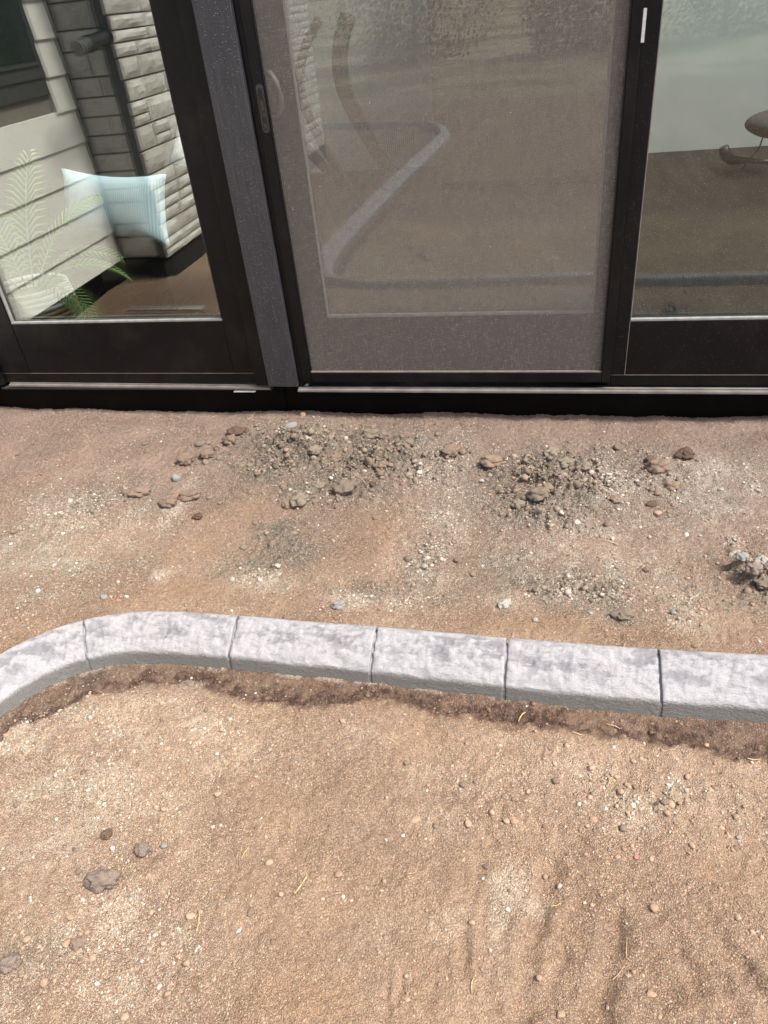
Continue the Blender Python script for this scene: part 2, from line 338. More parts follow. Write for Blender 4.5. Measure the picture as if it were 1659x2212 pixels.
# smooth a little
for _ in range(30):
    PATH[1:-1] = (PATH[:-2] + PATH[1:-1] * 2 + PATH[2:]) / 4
TAN = np.gradient(PATH, axis=0); TAN /= np.linalg.norm(TAN, axis=1)[:, None]
NRM = np.stack([-TAN[:, 1], TAN[:, 0]], 1)                     # towards the yard side
CURB_W = 0.120
def curb_dist(x, y):
    """signed distance from the curb's back edge, positive on the yard side"""
    pts = PATH[::3]; nr = NRM[::3]; out = np.full(x.shape, 9.0); 
    for a in range(0, x.size, 20000):
        X = x[a:a + 20000].astype(np.float32); Y = y[a:a + 20000].astype(np.float32)
        b = np.where((pts[:, 0] > X.min() - 0.7) & (pts[:, 0] < X.max() + 0.7) & (pts[:, 1] > Y.min() - 0.7) & (pts[:, 1] < Y.max() + 0.7))[0]
        if b.size == 0: continue
        P = pts[b].astype(np.float32)
        d2 = (X[:, None] - P[None, :, 0]) ** 2 + (Y[:, None] - P[None, :, 1]) ** 2
        j = b[np.argmin(d2, 1)]
        sg = (X - pts[j, 0]) * nr[j, 0] + (Y - pts[j, 1]) * nr[j, 1]
        d = np.sqrt(np.maximum(d2.min(1), 0)); out[a:a + 20000] = np.where(sg < 0, -d, d)
    return out

# ------------------------------------------------------------------ soil marks (photo survey points on the ground)
def blob(x, y, L, z=0.0, grow=1.0):
    m = np.zeros_like(x)
    for (u, v, ru, rv, a) in L:
        c = at_z(u, v, z); ex = at_z(u + ru, v, z) - c; ey = at_z(u, v + rv, z) - c
        rx = math.hypot(ex[0], ex[1]) * grow; ry = math.hypot(ey[0], ey[1]) * grow
        m = np.maximum(m, a * np.exp(-(((x - c[0]) / rx) ** 2 + ((y - c[1]) / ry) ** 2)))
    return m
GRAY = [(640, 985, 120, 55, 1), (800, 1000, 150, 60, 1), (930, 985, 50, 40, .7), (700, 1060, 120, 30, .8), (1200, 1030, 130, 60, 1), (1180, 1100, 120, 40, 1), (1300, 1000, 90, 40, .8),
        (600, 1190, 70, 70, .9), (930, 1190, 40, 90, .8), (1250, 1270, 180, 45, 1), (1100, 1240, 80, 60, .8), (820, 1290, 120, 25, .8), (210, 1080, 110, 30, .8), (60, 1190, 90, 60, .7),
        (100, 1260, 130, 40, .7), (330, 1180, 40, 70, .5), (1610, 1250, 60, 60, 1), (1460, 1270, 70, 40, .6), (500, 1230, 40, 60, .5), (1480, 1060, 90, 50, .6), (1600, 1010, 60, 60, .5),
        (1350, 1340, 40, 20, 1), (1230, 1310, 50, 25, .9), (250, 1470, 100, 18, .8), (400, 1465, 60, 14, .8), (110, 1530, 60, 18, .7), (560, 1500, 60, 12, .7),
        (160, 1780, 120, 160, .35), (80, 2080, 60, 80, .5), (1450, 1740, 160, 60, .3)]
WHITE = [(150, 1700, 230, 200, .6), (330, 1580, 230, 70, .65), (250, 2050, 180, 130, .65), (1350, 1700, 260, 80, .5), (120, 1180, 150, 110, .6), (1250, 1200, 220, 100, .5), (950, 1150, 70, 170, .55), (1550, 1060, 130, 70, .65), (470, 1600, 110, 70, .6), (60, 1640, 120, 120, .6), (135, 1090, 60, 20, .9), (375, 1095, 22, 45, 1), (355, 1250, 22, 14, 1), (570, 1270, 50, 20, 1), (620, 1280, 20, 18, .9), (760, 1310, 60, 18, .9), (950, 1000, 50, 60, .7), (940, 1090, 30, 60, .5),
         (1330, 1050, 70, 60, .7), (1400, 1020, 60, 30, .6), (1560, 1030, 60, 40, .8), (1590, 1180, 20, 30, .8), (1350, 1150, 90, 60, .5), (1100, 1310, 40, 22, .8), (870, 1310, 60, 18, .7), (1480, 1350, 60, 30, .9), (1230, 1300, 50, 20, .8), (1440, 1290, 60, 24, .7),
         (20, 1180, 40, 40, .8), (120, 1230, 110, 60, .5), (40, 1590, 100, 50, 1), (140, 1560, 60, 30, .7), (480, 1590, 80, 50, .75), (430, 1650, 50, 60, .5), (230, 1640, 110, 90, .6), (340, 1540, 150, 40, .65), (60, 1720, 80, 120, .7),
         (240, 1830, 70, 60, .6), (250, 2010, 90, 110, .75), (330, 1990, 60, 50, .5), (30, 2130, 40, 60, .6), (770, 1590, 50, 30, .7), (1095, 1600, 60, 12, .6), (980, 1690, 90, 30, .6), (1250, 1680, 110, 50, .6), (1380, 1740, 90, 60, .55), (1100, 1930, 36, 44, 1.7), (1085, 1990, 22, 52, 1.5), (1150, 1955, 32, 20, 1.5),
         (820, 2010, 40, 30, .4), (950, 1770, 60, 30, .45), (1180, 1720, 60, 25, .5), (980, 2010, 40, 40, .4), (1590, 1640, 60, 60, .35)]
ORANGE = [(450, 1290, 150, 26, .9), (300, 1300, 60, 25, .7), (270, 1190, 60, 50, .5), (620, 1310, 100, 20, .8), (900, 1340, 160, 16, .8), (1180, 1370, 200, 18, 1), (540, 1110, 110, 60, .6), (840, 1120, 100, 60, .7), (1040, 1190, 60, 50, .5), (440, 1170, 40, 70, .5),
          (600, 2150, 200, 60, .6), (150, 2140, 120, 50, .5), (560, 1560, 120, 50, .4), (250, 1770, 90, 60, .4)]
CLOD = [(640, 970, 150, 60, 1), (820, 1000, 160, 60, 1), (700, 1070, 110, 30, .7), (1200, 1040, 150, 70, 1), (1190, 1110, 100, 40, .9), (1400, 1020, 90, 50, .5), (600, 1190, 60, 70, .5), (930, 1200, 40, 80, .4), (1250, 1280, 150, 30, .5), (1620, 1240, 60, 50, 1), (200, 1090, 110, 40, .4), (1450, 1720, 200, 70, .25), (1160, 1760, 200, 80, .2)]
BX = [(-300, 1700), (0, 1590), (60, 1572), (130, 1545), (200, 1512), (300, 1487), (420, 1490), (520, 1526), (600, 1542), (700, 1540), (800, 1526), (950, 1560), (1100, 1580), (1300, 1603), (1500, 1634), (1659, 1660), (1900, 1702)]
BXW = sorted([tuple(at_z(u, v)[:2]) for u, v in BX])
GROOVES = [([(1190, 1870), (1175, 1950), (1165, 2000), (1142, 2070), (1132, 2190)], .016, .012), ([(1335, 1985), (1328, 2050), (1305, 2140), (1280, 2212)], .020, .016), ([(1555, 2030), (1600, 2090), (1645, 2150), (1670, 2200)], .014, .011),
           ([(1370, 2100), (1430, 2140), (1495, 2130), (1490, 2080), (1450, 2040)], .016, .010), ([(985, 1985), (1008, 2030), (1000, 2100)], .010, .008), ([(1230, 1970), (1200, 2060), (1185, 2130), (1160, 2190)], .014, .006), ([(860, 2170), (868, 2120)], .006, .004), ([(840, 2190), (835, 2130)], .006, .004),
           ([(240, 1075), (330, 1000), (430, 925)], .012, .007), ([(430, 925), (400, 905)], .012, .005),
           ([(1150, 1640), (1152, 1618), (1166, 1616), (1168, 1640)], .004, .004), ([(1182, 1640), (1184, 1614), (1200, 1628), (1214, 1612), (1216, 1640)], .004, .004),
           ([(415, 2035), (402, 2060), (408, 2090), (424, 2078), (422, 2050), (415, 2035)], .004, .004), ([(385, 2075), (372, 2100), (395, 2105), (430, 2100), (455, 2085)], .004, .004), ([(440, 2050), (432, 2085), (445, 2100)], .004, .004), ([(395, 2035), (388, 2060)], .004, .003),
           ([(775, 1625), (785, 1600), (800, 1612)], .004, .003), ([(850, 1640), (848, 1605)], .004, .003)]
def groove(x, y):
    h = np.zeros_like(x)
    for pts, wd, dp in GROOVES:
        q = np.array([at_z(u, v)[:2] for u, v in pts]); lo = q.min(0) - 0.12; hi = q.max(0) + 0.12
        m = np.where((x > lo[0]) & (x < hi[0]) & (y > lo[1]) & (y < hi[1]))[0]
        if m.size == 0: continue
        X = x[m]; Y = y[m]; X2 = X + 0.012 * gnoise(X * 25, Y * 25, 3); Y2 = Y + 0.012 * gnoise(X * 25, Y * 25, 4); best = np.full(X.shape, 9.0)
        for a, b in zip(q[:-1], q[1:]):
            d = b - a; t = np.clip(((X2 - a[0]) * d[0] + (Y2 - a[1]) * d[1]) / (d @ d), 0, 1)
            best = np.minimum(best, np.hypot(X2 - a[0] - t * d[0], Y2 - a[1] - t * d[1]))
        h[m] += -dp * np.exp(-(best / wd) ** 2) + dp * 0.55 * np.exp(-((best - wd * 1.9) / (wd * 0.8)) ** 2)
    return h
def marks(x, y):
    n1 = fbm(x, y, 9, 4, 21); n2 = fbm(x, y, 40, 3, 25); cdist = curb_dist(x, y)
    ybound = np.interp(x, [b[0] for b in BXW], [b[1] for b in BXW]) + 0.018 + 0.018 * n1 + 0.012 * n2
    sp = cdist - CURB_W
    strip = np.where(x > -1.28, ybound - y, sp - 0.06 - 0.02 * n1)           # < 0 inside the strip next to the curb
    wet = sstep(-strip, -0.016, 0.022) * (sp > -0.06) * (sp < 0.3)
    wet = wet * (0.62 + 0.26 * sstep(n1 + 0.6 * n2, -0.4, 0.4))
    rim = np.exp(-((strip + 0.022) / 0.020) ** 2) * (sp > -0.02) * (sp < 0.4)
    return n1, n2, cdist, sp, strip, wet, rim
def soil(x, y):
    """height and colour masks of the yard at x, y"""
    n1, n2, cdist, sp, strip, wet, rim = marks(x, y)
    near = sstep(np.maximum(np.abs(x + 0.7) - 2.6, -y - 3.2), 1.5, 0.0)
    clod = blob(x, y, CLOD) * (0.6 + 0.6 * sstep(n1, -0.4, 0.4))
    lev = 1 - 0.85 * np.exp(-((cdist - 0.06) / 0.16) ** 2)
    h = 0.010 * lev * fbm(x, y, 2.2, 3, 1) + 0.0045 * fbm(x, y, 14, 3, 5) + near * (0.0030 * fbm(x, y, 45, 3, 9) + 0.0016 * fbm(x, y, 130, 2, 13))
    bill = np.abs(fbm(x, y, 22, 3, 31)); h += near * clod * (0.008 + 0.042 * bill + 0.016 * np.abs(fbm(x, y, 62, 2, 35)))
    back = sstep(cdist, -0.42, -0.03) * (cdist < 0.02)
    h += back * 0.034 - 0.013 * sstep(-y, 0.30, 0.0) + 0.010 * sstep(-y, 0.12, 0.0) * fbm(x, x * 0, 3.3, 2, 41) + 0.010 * sstep(x, -1.9, -2.5) * sstep(-y, 0.3, 0.0)
    trench = wet * sstep(sp, -0.03, 0.02)
    h -= 0.009 * sstep(-strip, -0.012, 0.030) * (sp > -0.05) * (sp < 0.3) ; h += 0.005 * rim * n2 + 0.010 * np.exp(-(sp / 0.035) ** 2) * (sp > -0.03)
    h += 0.68 * groove(x, y)
    inside = (cdist > 0.0) & (cdist < CURB_W - 0.012); h = np.where(inside, np.minimum(h, 0.0) - 0.02, h)
    h = np.where(y > 0.03, -0.06, h)
    h += 0.25 * sstep(-y, 9, 40) * fbm(x, y, 0.08, 3, 51)
    gray = np.clip(blob(x, y, GRAY, 0.0, 1.6) * (0.6 + 1.0 * sstep(n1, -0.5, 0.5)) - 0.10, 0, 1)
    white = np.clip(blob(x, y, WHITE, 0.0, 1.25) * (0.55 + 1.0 * sstep(n1 + 0.5 * n2, -0.4, 0.6)) - 0.06, 0, 1) * (1 - 0.7 * wet)
    foot = np.exp(-((sp + 0.004) / 0.011) ** 2) * sstep(n1 + 0.9 * n2, -0.1, 0.5)
    white = np.maximum(white, 0.9 * foot)
    orange = np.clip(blob(x, y, ORANGE) * (0.6 + 0.6 * sstep(n1, -0.4, 0.4)) , 0, 1)
    wet_dim_mix = (1 - 0.8 * foot) * np.clip(wet * 0.95 + rim * sstep(n1 + 0.8 * n2, -0.7, 0.15) * 1.0, 0, 1) 
    # curb's thin shadow line, darkened into the soil colour right behind it
    wet_dim_mix = np.maximum(wet_dim_mix, 0.75 * np.exp(-((cdist + 0.010) / 0.016) ** 2) * sstep(n1 + 0.4 * np.sin(x * 3), -0.2, 0.5))
    wet_dim_mix = np.maximum(wet_dim_mix, 0.9 * np.exp(-(((x + 2.35) / 0.62) ** 4 + ((y + 1.15) / 0.75) ** 4)) * sstep(-1.72 - 0.70 * (y + 1.0) - x, 0.0, 0.25))  # soil out of view coloured darker to dim its reflection in the left pane
    wet_dim_mix = np.maximum(wet_dim_mix, (0.35 + 0.35 * sstep(n1, -0.4, 0.4)) * sstep(-y, 2.6, 3.1))  # ground behind the camera also coloured darker to dim the mirrored yard
    tan = sstep(-y, 0.2, 1.7) * 0.9 + 0.15 * n1
    grass = sstep(-y + 2.5 * fbm(x, y, 0.3, 3, 55), 8.5, 10.5)
    return h, dict(gray=gray, white=white, wet=wet_dim_mix, orange=orange, tan=np.clip(tan, 0, 1), grass=grass), clod

# ------------------------------------------------------------------ ground sheet
def axis(lo, hi, step, far):
    f = np.arange(lo, hi, step); o = []; s = step
    d = 0.0
    while d < far: s = min(s * 1.35, far / 4); d += s; o.append(d)
    o = np.array(o); return np.concatenate([(lo - o)[::-1], f, f[-1] + o])
gx = axis(-2.62, 1.05, 0.0043, 260); gy = axis(-2.45, 0.035, 0.0040, 260); gy = gy[gy < 40]
GX, GY = np.meshgrid(gx, gy); fx, fy = GX.ravel(), GY.ravel()
H, MK, _ = soil(fx, fy)
nx, ny = len(gx), len(gy)
me = bpy.data.meshes.new('ground')
me.vertices.add(nx * ny); me.vertices.foreach_set('co', np.stack([fx, fy, H], 1).astype(np.float32).ravel())
ii = (np.arange(ny - 1)[:, None] * nx + np.arange(nx - 1)[None, :]).ravel()
quads = np.stack([ii, ii + 1, ii + nx + 1, ii + nx], 1).astype(np.int32)
nq = len(quads); me.loops.add(nq * 4); me.loops.foreach_set('vertex_index', quads.ravel())
me.polygons.add(nq); me.polygons.foreach_set('loop_start', np.arange(0, nq * 4, 4, dtype=np.int32)); me.polygons.foreach_set('loop_total', np.full(nq, 4, np.int32))
me.update(calc_edges=True); me.polygons.foreach_set('use_smooth', np.ones(nq, bool))
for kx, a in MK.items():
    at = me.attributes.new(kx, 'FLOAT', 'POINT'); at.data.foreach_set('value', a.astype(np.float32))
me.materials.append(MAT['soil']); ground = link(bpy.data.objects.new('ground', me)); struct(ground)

# ------------------------------------------------------------------ curb
PROF = [(-0.011, -0.06), (-0.010, 0.050), (-0.008, 0.070), (-0.003, 0.081), (0.005, 0.0865), (0.016, 0.0865), (0.05, 0.0715), (0.078, 0.0575), (0.098, 0.0465), (0.1045, 0.0405), (0.1075, 0.031), (0.110, 0.016), (0.1135, -0.004), (0.117, -0.06)]
FACE = [0.2, 0.1, 0, 0, 0, 0, 0.02, 0.10, 0.16, 0.28, 0.72, 1, 1, 1]
def prof_samples(n):
    P = np.array(PROF); d = np.concatenate([[0], np.cumsum(np.hypot(*np.diff(P, axis=0).T))]); s = np.linspace(0, d[-1], n)
    s = np.unique(np.concatenate([d, s])); return np.interp(s, d, P[:, 0]), np.interp(s, d, P[:, 1]), np.interp(s, d, FACE)
joint_pts = [(-1.221, -1.382), (-0.791, -1.322), (-0.409, -1.325), (-0.082, -1.330), (0.268, -1.330)]
js = sorted(float(ARC[np.argmin(np.hypot(PATH[:, 0] - a, PATH[:, 1] - b))]) for a, b in joint_pts)
j0 = js[0]; extra = []
while j0 > 0.37: j0 -= 0.36; extra.append(j0)
j1 = js[-1]
while j1 < ARC[-1] - 0.4: j1 += 0.40; extra.append(j1)
js = sorted([0.0] + js + extra + [float(ARC[-1])])
S_IMP = float(ARC[np.argmin(np.hypot(PATH[:, 0] + 0.985, PATH[:, 1] + 1.326))])
curb = thing('concrete_curb', 'grey stamped concrete landscape curb curving across the bare dirt', 'curb', (-0.4, -1.39, 0))
def curb_strip(name, s0, s1, step, n, mat, inset, relief, parent):
    m = max(2, int((s1 - s0) / step)); S = np.linspace(s0, s1, m + 1)
    px, py = np.interp(S, ARC, PATH[:, 0]), np.interp(S, ARC, PATH[:, 1]); qx, qy = np.interp(S, ARC, NRM[:, 0]), np.interp(S, ARC, NRM[:, 1])
    pu, pz, pf = prof_samples(n)
    if inset: pu = inset + pu * (CURB_W - inset - 0.0012) / CURB_W; pz = pz - inset * 1.6 * sstep(-np.broadcast_to(pf, pz.shape), -0.9, -0.3)
    SS, UU = np.meshgrid(S, pu, indexing='ij'); UU = UU * (1 + 0.12 * sstep(px, -0.8, 0.3))[:, None]; ZZ = np.broadcast_to(pz, SS.shape).copy(); FF = np.broadcast_to(pf, SS.shape)
    top = np.clip(1 - FF * 1.2, 0, 1) * sstep(ZZ, 0.0, 0.05) * sstep(UU, 0.002, 0.022)
    rr = np.zeros_like(SS)
    if relief:
        a = SS.ravel() + s0 * 3.7; b = UU.ravel()
        r1 = 1 - np.abs(fbm(a * 0.8 + b * 0.7, b * 2.2, 10, 5, 61, 0.6)) * 1.7; r2 = fbm(a, b * 1.4, 48, 2, 67) + 0.6 * fbm(a, b, 105, 2, 69)
        rr = (0.0066 * (r1 - 0.6) + 0.0030 * r2).reshape(SS.shape) - 0.0035 * np.exp(-((SS - S_IMP - 0.012 * UU) / 0.0032) ** 2)
        e = np.minimum(SS - s0, s1 - SS); rnd = -0.002 * np.exp(-e / 0.003)
        UU = UU + 0.0012 * fbm(a, b, 4, 2, 71).reshape(SS.shape)
        ZZ = ZZ + rr * top + rnd * top + 0.0015 * fbm(a, b * 0, 4, 2, 73).reshape(SS.shape) * sstep(ZZ, 0, .04)
    X = px[:, None] + qx[:, None] * UU; Y = py[:, None] + qy[:, None] * UU
    V = np.stack([X, Y, ZZ], -1).reshape(-1, 3) - np.array(parent.location); k_ = len(pu); m1 = m + 1
    i_ = (np.arange(m)[:, None] * k_ + np.arange(k_ - 1)[None, :]).ravel()
    F = np.stack([i_, i_ + k_, i_ + k_ + 1, i_ + 1], 1).tolist(); F.append(list(range(k_))); F.append([m * k_ + q for q in range(k_ - 1, -1, -1)])
    me = bpy.data.meshes.new(name); me.from_pydata(V.tolist(), [], F)
    for q in me.polygons: q.use_smooth = len(q.vertices) == 4
    at = me.attributes.new('face', 'FLOAT', 'POINT'); at.data.foreach_set('value', FF.astype(np.float32).ravel())
    at = me.attributes.new('relief', 'FLOAT', 'POINT'); at.data.foreach_set('value', np.clip(rr * 250, -1, 1).astype(np.float32).ravel())
    me.materials.append(MAT[mat]); o = link(bpy.data.objects.new(name, me)); o.parent = parent; return o
for a, b in zip(js[:-1], js[1:]):
    mid = np.interp((a + b) / 2, ARC, PATH[:, 1]); fine = mid > -2.0
    curb_strip('curb_section', a + 0.0030, b - 0.0030, 0.004 if fine else 0.02, 56 if fine else 20, 'stamped_concrete', 0, True, curb)
curb_strip('curb_core', 0.0, float(ARC[-1]), 0.02, 14, 'stamped_concrete', 0.007, False, curb)

# ------------------------------------------------------------------ door wall
TOP = 2.15
def X_(u, v, Y): return float(at_y(u, v, Y)[0])
def Z_(u, v, Y): return float(at_y(u, v, Y)[2])
# post between the doors
YP = -0.060
px0, px1 = X_(580, 836, YP), X_(643, 836, YP)
def post(x0, x1, z0, label):
    bm = bmesh.new(); add_box(bm, x0, x1, YP, 0.05, z0, TOP + 0.2)
    bmesh.ops.bevel(bm, geom=[e for e in bm.edges], offset=0.0035, segments=3, profile=0.6, affect='EDGES')
    o = mesh_obj('trim_post', bm, 'post_paint'); return tag(o, label, 'post')
zp = Z_(600, 836, YP)
post(px0, px1, zp, 'dark grey wood-grain trim post between the two glass doors')
YJ = -0.030
def vstrip(name, x0, x1, y0, y1, z0, z1, mat, parent, bev=0.002): return box(name, x0, x1, y0, y1, z0, z1, mat, parent, bev)

# left glass door
gl, gr, gb = -2.243, X_(485, 690, 0.0), 0.400
ld = thing('glass_door', 'dark bronze framed glass door with potted palm behind its pane', 'glass door', (-1.75, 0, 0.13))
sl0, sl1 = X_(30, 815, 0) + 0.0, X_(0, 760, 0)
ldl = -2.385; ldr = X_(390, 0, 0) - 0.002
zr = 0.176
vstrip('stile', gr, ldr, -0.022, 0.03, zr + 0.002, TOP, 'bronze_frame', ld)
vstrip('stile', ldl, gl, -0.022, 0.03, zr + 0.002, TOP, 'bronze_frame', ld)
vstrip('bottom_rail', gl + 0.0015, gr - 0.0015, -0.0205, 0.03, zr + 0.002, gb, 'bronze_frame', ld)
vstrip('top_rail', gl + 0.0015, gr - 0.0015, -0.0205, 0.03, TOP - 0.12, TOP, 'bronze_frame', ld)
vstrip('kick_strip', ldl, ldr, -0.019, 0.03, 0.132, zr - 0.001, 'bronze_frame', ld)
vstrip('seam_line', ldl, ldr, -0.0200, 0.01, zr - 0.001, zr + 0.0012, 'seam_pale', ld, 0)
vstrip('glass_pane', gl - 0.004, gr + 0.004, -0.002, 0.014, gb - 0.004, TOP - 0.116, 'glass_coated', ld, 0)
vstrip('glazing_bead', gl + 0.001, gr - 0.001, -0.019, -0.0025, gb + 0.0002, gb + 0.009, 'bead_grey', ld, 0.002)
vstrip('glazing_bead', gl + 0.0005, gl + 0.008, -0.0175, -0.0025, gb + 0.0095, TOP - 0.13, 'bead_grey', ld, 0.002)
vstrip('glazing_bead', gr - 0.005, gr - 0.0005, -0.0175, -0.0025, gb + 0.0095, TOP - 0.13, 'bead_dark', ld, 0.001)
ljx1 = px0 - 0.001
vstrip('jamb', ldr + 0.002, ljx1, YJ - 0.008, 0.05, 0.128, TOP, 'bronze_frame', ld)
vstrip('jamb', ldl - 0.034, ldl - 0.002, YJ - 0.008, 0.05, 0.128, TOP, 'bronze_frame', ld)
# left sill, out of level: right end lower
def sill(parent, x0, x1, z0l, z0r, front):
    bm = bmesh.new()
    def slope_box(y0, y1, za, zb, dz):
        v = [bm.verts.new((x - parent.location[0], y - parent.location[1], z - parent.location[2])) for x, zc in ((x0, za), (x1, zb)) for y in (y0, y1) for z in (zc, zc + dz)]
        for f in ((0, 2, 3, 1), (4, 5, 7, 6), (0, 1, 5, 4), (2, 6, 7, 3), (0, 4, 6, 2), (1, 3, 7, 5)): bm.faces.new([v[i] for i in f])
    slope_box(front, -0.006, z0l, z0r, 0.006); slope_box(front + 0.012, front + 0.016, z0l + 0.0062, z0r + 0.0062, 0.005)
    slope_box(front - 0.003, front - 0.0002, z0l - 0.002, z0r - 0.002, 0.0065)
    bmesh.ops.recalc_face_normals(bm, faces=bm.faces)
    return mesh_obj('sill', bm, 'sill_metal', parent)
sill(ld, ldl + 0.02, ljx1 - 0.004, 0.122, 0.112, -0.034)
vstrip('sill_base', ldl - 0.03, ljx1, -0.030, 0.05, 0.104, 0.1125, 'sill_edge_dark', ld, 0)
post(-2.60, ldl - 0.036, 0.118, 'dark grey trim post in the corner beside the siding wall')
pale_strip = box('mortar_scrap', -1.29, -1.195, -0.046, -0.031, 0.1015, 0.1040, 'scrap_grey', None, 0.001); tag(pale_strip, 'thin white torn scrap stuck under the sill of the palm door', 'scrap')

# right door unit: frame, fixed panel, slider, screen
fr = thing('door_frame', 'black outer frame and pale sill of the sliding patio door', 'door frame', (-0.2, 0, 0.12))
fjx0 = px1 + 0.001
YS = -0.048                                                    # screen frame front
sx0, sx1 = X_(655, 828, YS), X_(1318, 825, YS); mx0, mx1 = X_(670, 803, YS), X_(1300, 808, YS)
mzb, szb = Z_(1000, 806, YS), Z_(1000, 826, YS)
vstrip('jamb', fjx0, sx0 - 0.002, -0.040, 0.06, 0.126, TOP, 'bronze_frame', fr)
RX1 = 1.62
vstrip('jamb', RX1 + 0.002, RX1 + 0.05, -0.040, 0.06, 0.126, TOP, 'bronze_frame', fr)
vstrip('head', fjx0, RX1 + 0.05, -0.040, 0.06, TOP + 0.002, TOP + 0.06, 'bronze_frame', fr)
sill(fr, fjx0 - 0.004, RX1 + 0.05, 0.1135, 0.1135, -0.056)
vstrip('sill_base', fjx0, RX1 + 0.05, -0.034, 0.06, 0.102, 0.1125, 'sill_edge_dark', fr, 0)
vstrip('track', fjx0 + 0.03, RX1, -0.022, 0.05, 0.1128, 0.123, 'bronze_frame', fr, 0.001)
# fixed panel on the right
fp = thing('fixed_glass_panel', 'dusty dark framed glass panel to the side of the screen door', 'glass panel', (0.9, 0, 0.125))
rgx, rgz = X_(1360, 688, -0.004), Z_(1500, 688, -0.004); rsx = sx1 - 0.020
zj = 0.170
vstrip('stile', rsx, rgx, -0.026, 0.012, zj + 0.002, TOP, 'bronze_frame_spotted', fp)
vstrip('stile', RX1 - 0.09, RX1, -0.026, 0.012, zj + 0.002, TOP, 'bronze_frame_spotted', fp)
vstrip('bottom_rail', rgx + 0.0015, RX1 - 0.0915, -0.0245, 0.012, zj + 0.002, rgz - 0.001, 'bronze_frame_spotted', fp)
vstrip('top_rail', rgx + 0.0015, RX1 - 0.0915, -0.0245, 0.012, TOP - 0.1, TOP, 'bronze_frame', fp)
vstrip('kick_strip', sx1 + 0.003, RX1, -0.023, 0.012, 0.127, zj - 0.001, 'bronze_frame_spotted', fp)
vstrip('seam_line', sx1 + 0.003, RX1, -0.0245, 0.0, zj - 0.001, zj + 0.0012, 'seam_pale', fp, 0)
vstrip('seam_line', rgx - 0.0004, rgx + 0.0016, -0.0250, 0.0, zj + 0.002, rgz, 'seam_pale', fp, 0)
vstrip('glass_pane', rgx - 0.004, RX1 - 0.086, -0.008, 0.006, rgz - 0.004, TOP - 0.096, 'glass_spotted', fp, 0)
vstrip('glazing_bead', rgx + 0.001, RX1 - 0.092, -0.0235, -0.0085, rgz, rgz + 0.009, 'bead_grey', fp, 0.002)
vstrip('glazing_bead', rgx + 0.0005, rgx + 0.004, -0.022, -0.0085, rgz + 0.0095, TOP - 0.11, 'seam_pale', fp, 0.001)
tp = box('white_strip', X_(1381, 60, -0.0268), X_(1394, 60, -0.0268), -0.0272, -0.0262, Z_(1388, 92, -0.027), Z_(1388, 18, -0.027), 'strip_white', None, 0); tag(tp, 'narrow white strip high on the dark frame beside the screen', 'pale_strip')  # thin white strip on the front of the stile
# sliding door behind the screen
sd_ = thing('sliding_glass_door', 'sliding glass door seen dimly behind the insect screen', 'sliding door', (-0.4, 0.03, 0.125))
YD = 0.016; YG = 0.026
dx0, dx1, dz = X_(707, 683, YG), X_(1282, 680, YG), Z_(1000, 681, YG)
vstrip('stile', sx0 + 0.004, dx0, YD, YD + 0.035, 0.127, TOP - 0.002, 'bronze_frame', sd_)
vstrip('stile', dx1, sx1 - 0.0, YD, YD + 0.035, 0.127, TOP - 0.002, 'bronze_frame', sd_)
vstrip('bottom_rail', dx0 + 0.001, dx1 - 0.001, YD + 0.001, YD + 0.035, 0.127, dz, 'bronze_frame', sd_)
vstrip('top_rail', dx0 + 0.001, dx1 - 0.001, YD + 0.001, YD + 0.035, TOP - 0.1, TOP - 0.002, 'bronze_frame', sd_)
vstrip('glass_pane', dx0 - 0.003, dx1 + 0.003, YG, YG + 0.014, dz - 0.003, TOP - 0.098, 'glass_clean', sd_, 0)
vstrip('glazing_bead', dx0 + 0.0005, dx1 - 0.0005, YD + 0.0025, YG - 0.0005, dz + 0.0002, dz + 0.014, 'bead_grey', sd_, 0.003)
vstrip('glazing_bead', dx0 + 0.0002, dx0 + 0.009, YD + 0.003, YG - 0.0005, dz + 0.0145, TOP - 0.11, 'bead_grey', sd_, 0.002)
vstrip('glazing_bead', dx1 - 0.009, dx1 - 0.0002, YD + 0.003, YG - 0.0005, dz + 0.0145, TOP - 0.11, 'bead_grey', sd_, 0.002)
bm = bmesh.new(); hz0, hz1 = Z_(590, 252, 0), Z_(575, 160, 0); hx = X_(572, 165, 0.0) + 0.004
L = sd_.location
tube(bm, [Vector((hx + a, YD - 0.002 - d, z)) - L for a, d, z in ((0, 0, hz1), (0.015, 0.012, hz1 + 0.004), (0.036, 0.018, hz1 - 0.025), (0.043, 0.020, (hz0 + hz1) / 2), (0.038, 0.018, hz0 + 0.02), (0.015, 0.012, hz0 - 0.003), (0, 0, hz0))], 0.008, 10)
mesh_obj('handle', bm, 'handle_grey', sd_, True)
